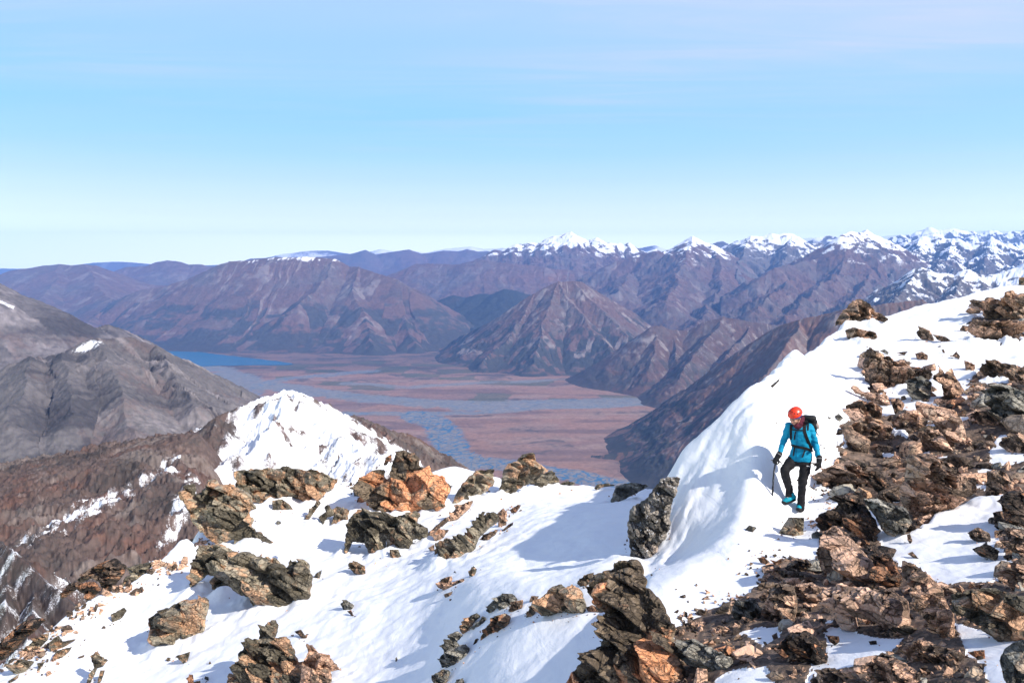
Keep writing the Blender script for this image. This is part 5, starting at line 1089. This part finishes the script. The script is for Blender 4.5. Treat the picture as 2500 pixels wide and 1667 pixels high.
# ================================================================ CLIMBER
from mathutils.bvhtree import BVHTree
FOOT = hit(1952, 1247)
CAZ = math.atan2(FOOT[0], FOOT[1])
def Q(zx, zy, y=0.):          # figure frame: x across the view, y away, z up, metres, origin at the standing foot
    return Vector(((zx-620)*.00125, y, (1450-zy)*.00137-.29*y))
def bm_ell(bm, c, r, rot=None, seg=16):
    m = Matrix.Translation(c) @ (rot.to_4x4() if rot is not None else Matrix.Identity(4)) @ Matrix.Diagonal((*r, 1))
    bmesh.ops.create_uvsphere(bm, u_segments=seg, v_segments=seg//2+2, radius=1., matrix=m)
def bm_cap(bm, p, q, r0, r1, seg=14):
    p, q = Vector(p), Vector(q); d = q-p
    bm_ell(bm, p, (r0,)*3, None, seg); bm_ell(bm, q, (r1,)*3, None, seg)
    if d.length > 1e-5:
        m = Matrix.Translation((p+q)/2) @ d.to_track_quat('Z', 'Y').to_matrix().to_4x4()
        bmesh.ops.create_cone(bm, cap_ends=True, segments=seg, radius1=r0, radius2=r1, depth=d.length, matrix=m)
def bm_chain(bm, pts, rs):
    for i in range(len(pts)-1): bm_cap(bm, pts[i], pts[i+1], rs[i], rs[i+1])
def bm_loft(bm, secs, seg=24, pw=2.3):
    """closed loft through super-elliptical sections (centre, half-width x, half-depth y)"""
    rings = []
    for c, a, b in secs:
        ring = []
        for k in range(seg):
            t = 2*math.pi*k/seg; cs, sn = math.cos(t), math.sin(t)
            ring.append(bm.verts.new((c[0]+a*math.copysign(abs(cs)**(2/pw), cs), c[1]+b*math.copysign(abs(sn)**(2/pw), sn), c[2])))
        rings.append(ring)
    for r0, r1 in zip(rings[:-1], rings[1:]):
        for k in range(seg): bm.faces.new((r0[k], r0[(k+1) % seg], r1[(k+1) % seg], r1[k]))
    bm.faces.new(rings[0][::-1]); bm.faces.new(rings[-1])
def bm_box(bm, c, size, rot=None, bev=.0):
    b2 = bmesh.new(); bmesh.ops.create_cube(b2, size=1., matrix=Matrix.Translation(c) @ (rot.to_4x4() if rot is not None else Matrix.Identity(4)) @ Matrix.Diagonal((*size, 1)))
    if bev: bmesh.ops.bevel(b2, geom=b2.edges[:], offset=bev, segments=2, affect='EDGES', profile=.6)
    me = bpy.data.meshes.new('tmp'); b2.to_mesh(me); b2.free(); bm.from_mesh(me); bpy.data.meshes.remove(me)
def fused(name, bm, voxel=.011, smooth=3, mat=None, parent=None, wrinkle=0., wscale=9., seed=0.):
    """melt the overlapping solids into one continuous skin"""
    bmesh.ops.recalc_face_normals(bm, faces=bm.faces)
    me = bpy.data.meshes.new(name); bm.to_mesh(me); bm.free()
    o = bpy.data.objects.new(name, me); COL.objects.link(o)
    r = o.modifiers.new('r', 'REMESH'); r.mode = 'VOXEL'; r.voxel_size = voxel
    s = o.modifiers.new('s', 'SMOOTH'); s.iterations = smooth; s.factor = .5
    dg = bpy.context.evaluated_depsgraph_get(); dg.update()
    m2 = bpy.data.meshes.new_from_object(o.evaluated_get(dg)); m2.name = name
    bpy.data.objects.remove(o); bpy.data.meshes.remove(me)
    if wrinkle:
        for v in m2.vertices:
            p = v.co*wscale+Vector((seed, 0, 0)); p.z *= 1.9
            v.co += v.normal*wrinkle*(mnoise.noise(p)+.6*abs(mnoise.noise(p*2.1))-.3)
    m2.polygons.foreach_set('use_smooth', np.ones(len(m2.polygons), bool))
    return new_obj(name, m2, mat, parent)
def plain(name, bm, mat, parent, smooth=True):
    bmesh.ops.recalc_face_normals(bm, faces=bm.faces)
    me = bpy.data.meshes.new(name); bm.to_mesh(me); bm.free()
    me.polygons.foreach_set('use_smooth', np.full(len(me.polygons), smooth, bool))
    return new_obj(name, me, mat, parent)
def ribbon(name, pts, w, th, mat, parent, side=Vector((1, 0, 0))):
    bm = bmesh.new(); rings = []
    for i, p in enumerate(pts):
        d = (pts[min(i+1, len(pts)-1)]-pts[max(i-1, 0)]).normalized(); n = Vector((0, -1, .0)); s = d.cross(n).normalized(); n = s.cross(d).normalized()
        rings.append([bm.verts.new(p+s*w*a+n*th*b) for a, b in ((-1, -1), (1, -1), (1, 1), (-1, 1))])
    for r0, r1 in zip(rings[:-1], rings[1:]):
        for k in range(4): bm.faces.new((r0[k], r0[(k+1) % 4], r1[(k+1) % 4], r1[k]))
    bm.faces.new(rings[0][::-1]); bm.faces.new(rings[-1])
    return plain(name, bm, mat, parent, False)
def climber():
    skin = simple_mat('skin', (.52, .27, .19), .5, None, .06); blue = simple_mat('blue_fabric', (.0, .26, .43), .75, (60, .004), .10)
    black = simple_mat('black_fabric', (.012, .011, .013), .8, (50, .004), .15); glove_m = simple_mat('black_glove', (.012, .012, .013), .65, (60, .003), .2)
    red = simple_mat('orange_red_plastic', (.72, .045, .012), .32, None, .04, 0., .5); maroon = simple_mat('maroon_knit', (.085, .014, .026), .9, (70, .004), .2)
    band = simple_mat('blue_knit', (.02, .09, .38), .85, (70, .003), .2); teal = simple_mat('teal_boot', (.0, .30, .40), .6, (50, .003), .2)
    rub = simple_mat('dark_rubber', (.014, .014, .016), .7); grey = simple_mat('grey_trim', (.30, .29, .28), .7, None, .1); white = simple_mat('white_print', (.75, .75, .75), .6)
    pack_m = simple_mat('black_pack_cloth', (.011, .011, .012), .7, (30, .006), .25); mat_t = simple_mat('grey_pink_mat', (.33, .26, .23), .85, (30, .004), .2)
    steel = simple_mat('dark_steel', (.06, .062, .068), .35, None, .1, .8); eye = simple_mat('dark_eye', (.02, .012, .01), .3); lip = simple_mat('lip', (.36, .11, .09), .5); lace = simple_mat('pale_lace', (.6, .62, .6), .8)
    S = dict(head=Q(522,292,-.15), neck=Q(566,420,-.05), rs=Q(452,402,-.03), ls=Q(706,400,.02), re=Q(392,572,.0), rw=Q(340,748,-.12), le=Q(793,596,.05), lw=Q(838,792,-.05),
             rh=Q(528,800,.03), lh=Q(672,812,.03), rk=Q(412,960,-.15), ra=Q(470,1215,.0), lk=Q(640,1105,-.05), la=Q(628,1345,.02), chest=Q(578,490,-.01), waist=Q(612,650,.03), pel=Q(604,780,.03))
    # --- body: one skin
    b = bmesh.new()
    Rh = Matrix.Rotation(math.radians(-34), 3, 'Z') @ Matrix.Rotation(math.radians(26), 3, 'X') @ Matrix.Rotation(math.radians(6), 3, 'Y')   # head turned to his right, looking down
    hd = S['head']
    def H(x, y, z): return hd+Rh @ Vector((x, y, z))          # head frame: face along -y
    bm_ell(b, H(0, .012, .03), (.074, .095, .088), Rh); bm_ell(b, H(0, -.022, -.03), (.060, .070, .085), Rh)
    bm_ell(b, H(0, -.058, -.085), (.032, .03, .03), Rh)        # chin
    bm_cap(b, H(0, -.088, .0), H(0, -.112, -.035), .012, .016); bm_ell(b, H(0, -.104, -.036), (.020, .014, .012), Rh)   # nose
    bm_ell(b, H(-.034, -.075, -.028), (.026, .02, .022), Rh); bm_ell(b, H(.034, -.075, -.028), (.026, .02, .022), Rh)     # cheeks
    bm_cap(b, H(-.045, -.078, .022), H(.045, -.078, .022), .014, .014)                                                    # brow
    bm_ell(b, H(0, -.085, -.066), (.026, .016, .012), Rh)
    for s in (-1, 1): bm_ell(b, H(.074*s, .015, -.015), (.010, .022, .032), Rh)
    bm_chain(b, [H(0, .02, -.05), S['neck'], S['chest'], S['waist'], S['pel']], [.056, .06, .12, .105, .115])
    for s, e, w_ in (('rs', 're', 'rw'), ('ls', 'le', 'lw')):
        bm_chain(b, [S['neck'], S[s], S[e], S[w_]], [.05, .05, .04, .03])
    for h_, k, a in (('rh', 'rk', 'ra'), ('lh', 'lk', 'la')):
        bm_chain(b, [S['pel'], S[h_], S[k], S[a]], [.09, .075, .05, .04])
    root = fused('person', b, .008, 2, skin)
    for s in (-1, 1):
        e = bmesh.new(); bm_ell(e, H(.030*s, -.087, .002), (.011, .006, .0055), Rh, 12); plain('eye', e, eye, root)
        e = bmesh.new(); bm_cap(e, H(.014*s, -.094, .0215), H(.046*s, -.083, .020), .0045, .0035, 8); plain('eyebrow', e, simple_mat('brow_hair', (.05, .03, .018), .8), root)
    e = bmesh.new(); bm_ell(e, H(0, -.099, -.064), (.021, .006, .0055), Rh, 12); plain('lips', e, lip, root)
    # --- jacket
    b = bmesh.new()
    bm_loft(b, [(Q(606,818,.02), .182, .13), (Q(608,760,.02), .186, .138), (Q(612,690,.025), .166, .128), (Q(612,640,.02), .160, .125), (Q(598,560,.0), .172, .135), (Q(585,480,-.015), .176, .135), (Q(576,420,-.02), .165, .115), (Q(572,385,-.02), .11, .085), (Q(568,368,-.025), .075, .07)])
    for s, e, w_ in (('rs', 're', 'rw'), ('ls', 'le', 'lw')):
        m_ = S[e]+(S[w_]-S[e])*.93
        bm_chain(b, [S['neck']+Vector((0, .0, -.03)), S[s], S[e], m_], [.075, .076, .057, .044])
    jk = fused('jacket', b, .0095, 3, blue, root, .015, 10., 3.)
    bvh = BVHTree.FromPolygons([v.co[:] for v in jk.data.vertices], [p.vertices[:] for p in jk.data.polygons])
    def on(zx, zy, off=.009):
        o_ = Q(zx, zy, -.8); d = Vector((0, 1, -.29)).normalized(); r = bvh.ray_cast(o_, d)
        return (r[0]-d*off) if r[0] is not None else Q(zx, zy, -.12)
    def path(pts, n=7, off=.009):
        out = []
        for (a, c), (a2, c2) in zip(pts[:-1], pts[1:]):
            for k in range(n): out.append(on(a+(a2-a)*k/n, c+(c2-c)*k/n, off))
        out.append(on(*pts[-1], off)); return out
    ribbon('zip', path([(560,435),(556,560),(555,690),(553,808)], 8, .003), .0035, .002, simple_mat('zip_blue', (.0, .10, .22), .6), jk)
    # --- trousers
    b = bmesh.new()
    bm_loft(b, [(Q(606,745,.03), .150, .11), (Q(605,800,.03), .168, .125), (Q(602,850,.02), .172, .125), (Q(600,880,.02), .12, .10)])
    bm_chain(b, [S['rh'], S['rk'], Q(440,1080,-.07), Q(478,1190,-.005), Q(474,1270,.0)], [.100, .080, .074, .066, .064])
    bm_chain(b, [S['lh'], Q(664,950,-.01), S['lk'], Q(636,1230,-.01), Q(632,1418,-.01)], [.102, .090, .074, .066, .066])
    tr = fused('trousers', b, .010, 3, black, root, .015, 9., 8.)
    bt = BVHTree.FromPolygons([v.co[:] for v in tr.data.vertices], [p.vertices[:] for p in tr.data.polygons])
    def ont(zx, zy):
        d = Vector((0, 1, -.29)).normalized(); r = bt.ray_cast(Q(zx, zy, -.8), d); return r[0]-d*.003 if r[0] is not None else Q(zx, zy, -.1)
    ribbon('logo', [ont(688,881), ont(700,882), ont(712,883), ont(732,885)], .0055, .0015, white, tr)
    # --- neck gaiter, headband, helmet
    b = bmesh.new()
    bm_chain(b, [Q(590,300,-.02), Q(578,350,-.06), Q(560,385,-.085)], [.07, .082, .078]); bm_chain(b, [Q(600,345,-.02), Q(545,392,-.12)], [.072, .055])
    fused('neck_gaiter', b, .009, 2, maroon, root, .008, 14., 1.)
    b = bmesh.new()
    for k in range(28):
        a0, a1 = 2*math.pi*k/28, 2*math.pi*(k+1)/28
        f = lambda a: H(.080*math.sin(a), .012-.105*math.cos(a), .042+.008*math.cos(a)-.026*(1-math.cos(a)))
        bm_cap(b, f(a0), f(a1), .019, .019, 8)
    fused('headband', b, .007, 2, band, root)
    b = bmesh.new(); bmesh.ops.create_uvsphere(b, u_segments=40, v_segments=28, radius=1.)
    cut = [v for v in b.verts if v.co.z < -.12+.10*v.co.y]
    bmesh.ops.delete(b, geom=cut, context='VERTS')
    for v in b.verts:
        x, y, z = v.co; rim = max(0., 1-(z+.12)/.25)
        v.co = H(x*(.112+.006*rim), .016+y*(.134+.008*rim), .066+z*.104*(1+.05*math.cos(3*x)))
    sh = bmesh.ops.solidify(b, geom=b.faces[:], thickness=.009)
    hm = plain('helmet', b, red, root)
    hb_ = BVHTree.FromPolygons([v.co[:] for v in hm.data.vertices], [p.vertices[:] for p in hm.data.polygons])
    for (ax, az, w_, h_) in ((-48, 42, .020, .015), (-22, 52, .012, .008), (10, 50, .014, .008), (34, 40, .014, .008), (60, 32, .016, .009), (-70, 25, .018, .012), (90, 30, .018, .01)):
        a, z_ = math.radians(ax), math.radians(az); d = Rh @ Vector((math.sin(a)*math.cos(z_), -math.cos(a)*math.cos(z_), math.sin(z_)))
        c0 = H(0, .012, .05); r = hb_.ray_cast(c0+d*.4, -d)
        if r[0] is not None:
            e = bmesh.new(); bm_ell(e, (0, 0, 0), (w_, h_, .004), None, 12); qm = r[1].to_track_quat('Z', 'Y').to_matrix()
            bmesh.ops.transform(e, matrix=Matrix.Translation(r[0]) @ qm.to_4x4(), verts=e.verts); plain('vent', e, rub, hm)
    e = bmesh.new(); bm_box(e, H(.114, .03, .03), (.012, .03, .022), Rh, .003); plain('lamp_clip', e, simple_mat('clip_black', (.02, .02, .02), .5), hm, False)
    for s in (-1, 1):
        e = bmesh.new(); bm_chain(e, [H(.088*s, .01, .02), H(.078*s, -.03, -.05), H(.02*s, -.06, -.112)], [.005, .005, .005]); plain('chin_strap', e, rub, hm)
    # --- gloves: palm, cuff, four bent fingers and a thumb
    def glove(wr, dirv, up, curl, spread, thumb_side, tag_):
        d = dirv.normalized(); s = up.cross(d).normalized(); n = d.cross(s).normalized()     # d along the hand, s across, n = back of hand
        b = bmesh.new()
        bm_cap(b, wr-d*.055, wr+d*.005, .050, .047)
        bm_chain(b, [wr, wr+d*.04, wr+d*.085], [.040, .044, .042])
        for k, (ln, off) in enumerate(((.080, -.036), (.090, -.012), (.085, .012), (.068, .034))):
            p = wr+d*.088+s*off; a = 0.; pts = [p]
            for j, f in enumerate((.42, .33, .25)):
                a += curl*(1., 1.15, .9)[j]*(1+.08*k)
                dd = (d*math.cos(a)-n*math.sin(a)+s*spread*off*6).normalized(); p = p+dd*ln*f; pts.append(p)
            bm_chain(b, pts, [.0150, .0140, .0130, .0115])
        p = wr+d*.03+s*thumb_side*.036; p1 = p+(d*.6+s*thumb_side*.62-n*.25).normalized()*.042; p2 = p1+(d*.75+s*thumb_side*.05-n*.6).normalized()*.036
        bm_chain(b, [p, p1, p2], [.017, .0155, .0125])
        g = fused('glove', b, .0055, 2, glove_m, root)
        e = bmesh.new(); bmesh.ops.create_cone(e, cap_ends=True, segments=20, radius1=.0535, radius2=.0525, depth=.010, matrix=Matrix.Translation(wr-d*.05) @ d.to_track_quat('Z', 'Y').to_matrix().to_4x4()); plain('cuff_trim', e, grey, g)
        return g
    hand_r = Q(318,800,-.145)
    glove(hand_r, Q(280,868,-.17)-hand_r, Vector((-.55, -.55, .6)), .62, .0, 1, 'r')
    glove(Q(842,808,-.06), Q(834,930,-.085)-Q(842,808,-.06), Vector((.85, -.45, 0)), .22, .3, -1, 'l')
    # --- boots
    def boot(heel, toe, ankle, nm):
        ax = (toe-heel); L = ax.length; f = ax/L; up = Vector((0, 0, 1)); s = up.cross(f).normalized(); up = f.cross(s)
        b = bmesh.new(); B = lambda a, c, h: heel+f*a*L+s*c+up*h
        bm_chain(b, [B(.10, 0, .055), B(.35, 0, .062), B(.65, 0, .050), B(.88, 0, .040)], [.042, .046, .046, .036])
        bm_chain(b, [B(.12, 0, .06), ankle], [.048, .052]); bm_chain(b, [B(.5, 0, .07), B(.22, 0, .12), ankle], [.04, .044, .05])
        bo = fused('boot', b, .007, 2, teal, root)
        e = bmesh.new(); rings = []
        for h_ in (-.004, .018, .026):
            ring = []
            for k in range(28):
                t_ = 2*math.pi*k/28; cx = .5+.54*math.cos(t_); w_ = .047*(1+.12*math.cos(t_))*math.copysign(abs(math.sin(t_))**.7, math.sin(t_))
                ring.append(e.verts.new(B(cx, w_, h_+.010*max(0, cx-.75))))
            rings.append(ring)
        for r0, r1 in zip(rings[:-1], rings[1:]):
            for k in range(28): e.faces.new((r0[k], r0[(k+1) % 28], r1[(k+1) % 28], r1[k]))
        e.faces.new(rings[0][::-1]); e.faces.new(rings[-1]); plain('sole', e, rub, bo, False)
        e = bmesh.new(); bm_ell(e, B(.93, 0, .034), (.040, .040, .022), None, 14); plain('toe_cap', e, rub, bo)
        e = bmesh.new()
        for k in range(5):
            a = .66-.10*k; h_ = .098+.020*k
            bm_cap(e, B(a, -.026, h_-.012), B(a-.02, .026, h_), .006, .006, 6)
        plain('laces', e, lace, bo)
        return bo
    boot(Q(560,1318,.06), Q(412,1388,-.10), Q(482,1252,.01), 'r')
    boot(Q(636,1412,.13), Q(604,1455,-.13), Q(630,1355,.02), 'l')
    tag(root, 'climber in blue jacket, black trousers and orange-red helmet stepping down the snow', 'person')
    # --- backpack: its own thing, carried
    b = bmesh.new()
    bm_loft(b, [(Q(640,700,.20), .13, .07), (Q(650,620,.215), .15, .095), (Q(668,480,.22), .16, .11), (Q(690,360,.21), .155, .11), (Q(704,290,.19), .13, .09), (Q(706,262,.18), .08, .06)], 24, 3.)
    bp = fused('backpack', b, .012, 3, pack_m, None, .010, 8., 4.)
    tag(bp, 'black backpack worn by the climber, a grey mat strapped to its side', 'backpack')
    e = bmesh.new(); bm_loft(e, [(Q(672,300,.17), .13, .10), (Q(690,268,.16), .13, .105), (Q(700,240,.15), .10, .08)], 20, 3.); fused('lid', e, .011, 3, pack_m, bp, .006, 10., 2.)
    e = bmesh.new(); bm_cap(e, Q(752,300,.20), Q(806,372,.16), .045, .042); fused('side_mat', e, .01, 2, mat_t, bp, .006, 14., 2.)
    for nm, pts, w_ in (('shoulder_strap', [(478,385),(472,440),(474,500),(480,570)], .020), ('shoulder_strap', [(655,345),(642,400),(645,460),(672,535),(712,610),(742,690)], .026),
                        ('chest_strap', [(486,448),(550,452),(620,450),(660,448)], .009), ('hip_belt', [(488,640),(545,655),(610,662),(680,670),(750,688)], .022),
                        ('strap_end', [(535,468),(525,520),(520,572)], .011), ('strap_end', [(528,668),(520,720),(514,772)], .011), ('strap_end', [(660,690),(645,740),(628,782)], .011), ('load_lifter', [(640,330),(668,330),(690,360),(688,440)], .012)):
        ribbon(nm, path(pts, 7, .010), w_, .006, pack_m, bp)
    e = bmesh.new(); bm_box(e, on(612,662, .02), (.05, .012, .03), None, .003); plain('buckle', e, rub, bp, False)
    e = bmesh.new(); bm_box(e, on(648,362, .022), (.06, .02, .05), Matrix.Rotation(.3, 3, 'Y'), .005); plain('strap_pouch', e, pack_m, bp, False)
    e = bmesh.new(); bm_chain(e, [Q(780,400,.08), Q(800,450,.08), Q(828,490,.09)], [.009, .008, .007]); plain('dangling_strap', e, pack_m, bp)
    # --- ice axe: its own thing, held
    e = bmesh.new(); pts = [Q(300,846,-.165), Q(290,900,-.165), Q(278,980,-.165), Q(272,1080,-.165), Q(270,1180,-.165), Q(268,1290,-.165)]
    for a, c in zip(pts[:-1], pts[1:]): bm_cap(e, a, c, .0145, .0145, 10)
    axe = plain('ice_axe', e, steel, None); tag(axe, 'dark ice axe held by its head in the climber\'s gloved right hand', 'ice axe')
    e = bmesh.new(); bm_chain(e, [Q(305,846,-.165), Q(335,848,-.165), Q(362,872,-.165), Q(388,905,-.165)], [.013, .012, .009, .004]); plain('pick', e, steel, axe)
    e = bmesh.new(); bm_box(e, Q(262,846,-.165), (.075, .045, .010), Matrix.Rotation(math.radians(-6), 3, 'Y'), .003); plain('adze', e, steel, axe, False)
    e = bmesh.new(); bmesh.ops.create_cone(e, cap_ends=True, segments=10, radius1=.0145, radius2=.002, depth=.065, matrix=Matrix.Translation((pts[-1]+Q(269,1334,-.165))/2) @ (Q(269,1334,-.165)-pts[-1]).to_track_quat('Z', 'Y').to_matrix().to_4x4()); plain('spike', e, simple_mat('bright_steel', (.3, .3, .31), .3, None, .1, .9), axe)
    e = bmesh.new(); bm_cap(e, pts[4], pts[5]+(pts[4]-pts[5])*.3, .0165, .0165, 10); plain('grip', e, rub, axe)
    for o in (root, bp, axe):
        o.location = Vector(FOOT)+Vector((0, 0, .008)); o.rotation_euler = (0, 0, -CAZ)
    return root
climber()
# ================================================================ AIR, SKY, SUN, CAMERA
def haze():
    bm = bmesh.new(); bmesh.ops.create_cube(bm, size=1.)
    x0, x1, y0, y1, z0, z1 = -42e3, 42e3, -2e3, 46e3, FLOOR-1, 1700.
    for v in bm.verts:
        v.co = Vector((x0+(v.co.x+.5)*(x1-x0), y0+(v.co.y+.5)*(y1-y0), z0+(v.co.z+.5)*(z1-z0)))
    me = bpy.data.meshes.new('haze'); bm.to_mesh(me); bm.free()
    m = bpy.data.materials.new('haze'); m.use_nodes = True; n = m.node_tree.nodes; n.clear()
    out = n.new('ShaderNodeOutputMaterial'); v = n.new('ShaderNodeVolumePrincipled')
    v.inputs['Color'].default_value = (.20, .43, 1., 1); v.inputs['Density'].default_value = HAZE; v.inputs['Anisotropy'].default_value = .0
    m.node_tree.links.new(v.outputs[0], out.inputs['Volume'])
    tag(new_obj('haze', me, m), 'blue haze filling the valley air', 'haze', None, 'stuff')
HAZE = 2.45e-5
haze()
SUN_EL, SUN_AZ = math.radians(38), math.radians(125)      # azimuth clockwise from the view direction (+Y)
to_sun = Vector((math.sin(SUN_AZ)*math.cos(SUN_EL), math.cos(SUN_AZ)*math.cos(SUN_EL), math.sin(SUN_EL)))
sun = bpy.data.lights.new('sun', 'SUN'); sun.energy = 4.6; sun.angle = math.radians(.53); sun.color = (1., .94, .86)
so = bpy.data.objects.new('sun', sun); COL.objects.link(so); so.rotation_euler = to_sun.to_track_quat('Z', 'Y').to_euler()
w = bpy.data.worlds.new('World'); SC.world = w; w.use_nodes = True
t = NT(w.node_tree); bg = t.n.get('Background')
sky = t.add('ShaderNodeTexSky', sky_type='NISHITA'); sky.sun_disc = False; sky.sun_elevation = SUN_EL; sky.sun_rotation = SUN_AZ
sky.altitude = 2000; sky.air_density = 1.0; sky.dust_density = .6; sky.ozone_density = 1.5
gen = t.add('ShaderNodeTexCoord').outputs['Generated']
# thin high cirrus: streaks on a plane far above (direction divided by its height)
sx = t.add('ShaderNodeSeparateXYZ'); t.put(sx, 0, gen)
zz = t.math('MAXIMUM', sx.outputs[2], .04)
cb = t.add('ShaderNodeCombineXYZ'); t.put(cb, 0, t.math('DIVIDE', sx.outputs[0], zz)); t.put(cb, 1, t.math('DIVIDE', sx.outputs[1], zz))
mp = t.mapping(cb.outputs[0], (.26, 1.7, 1), (0, 0, math.radians(33)))
n1 = t.noise(mp, 1.1, 8, .6, .9); n2 = t.noise(cb.outputs[0], .28, 3, .5)
streak = t.math('MULTIPLY', t.ramp(n1, .36, .80), t.ramp(n2, .3, .65))
high = t.ramp(sx.outputs[2], .03, .3)
side = t.ramp(sx.outputs[0], -.15, .6)
veil = t.math('MULTIPLY', t.math('ADD', t.math('MULTIPLY', streak, .8), t.math('MULTIPLY', t.math('MULTIPLY', side, high), .42)), high, True)
# the clear air's own colour by height above the horizon, Nishita overhead
rp = t.add('ShaderNodeValToRGB'); el = rp.color_ramp.elements; rp.color_ramp.interpolation = 'LINEAR'
stops = [(0., (1.95, 2.0, 1.45)), (.03, (1.8, 1.88, 1.36)), (.042, (1.45, 1.56, 1.2)), (.056, (1.12, 1.25, 1.09)), (.075, (.86, 1.04, 1.05)), (.10, (.63, .87, 1.03)), (.13, (.45, .75, 1.02)), (.17, (.34, .665, 1.02)), (.24, (.36, .62, 1.0)), (.32, (.43, .61, .97))]
while len(el) < len(stops): el.new(.5)
for e_, (p_, c_) in zip(el, stops): e_.position = p_; e_.color = (*c_, 1)
t.put(rp, 'Fac', sx.outputs[2])
lowsky = t.mix(1., rp.outputs[0], (7.6, 7.6, 7.6), 'MULTIPLY')
base = t.mix(t.ramp(sx.outputs[2], .3, .55), lowsky, sky.outputs[0])
col = t.mix(veil, base, (5.2, 5.3, 7.3))
t.put(bg, 'Color', col); bg.inputs['Strength'].default_value = .11
cam = bpy.data.cameras.new('camera'); cam.sensor_width = 36; cam.sensor_fit = 'HORIZONTAL'; cam.lens = 36*FPX/W0
cam.clip_start = .1; cam.clip_end = 250000
co = bpy.data.objects.new('camera', cam); COL.objects.link(co); co.rotation_euler = (math.radians(90)-PITCH, 0, 0)
SC.camera = co
vs = SC.view_settings; vs.view_transform = 'Standard'; vs.look = 'None'; vs.exposure = .46; vs.gamma = 1.; vs.use_curve_mapping = False
SC.cycles.use_denoising = True
SC.cycles.max_bounces = 5; SC.cycles.diffuse_bounces = 3; SC.cycles.volume_bounces = 1
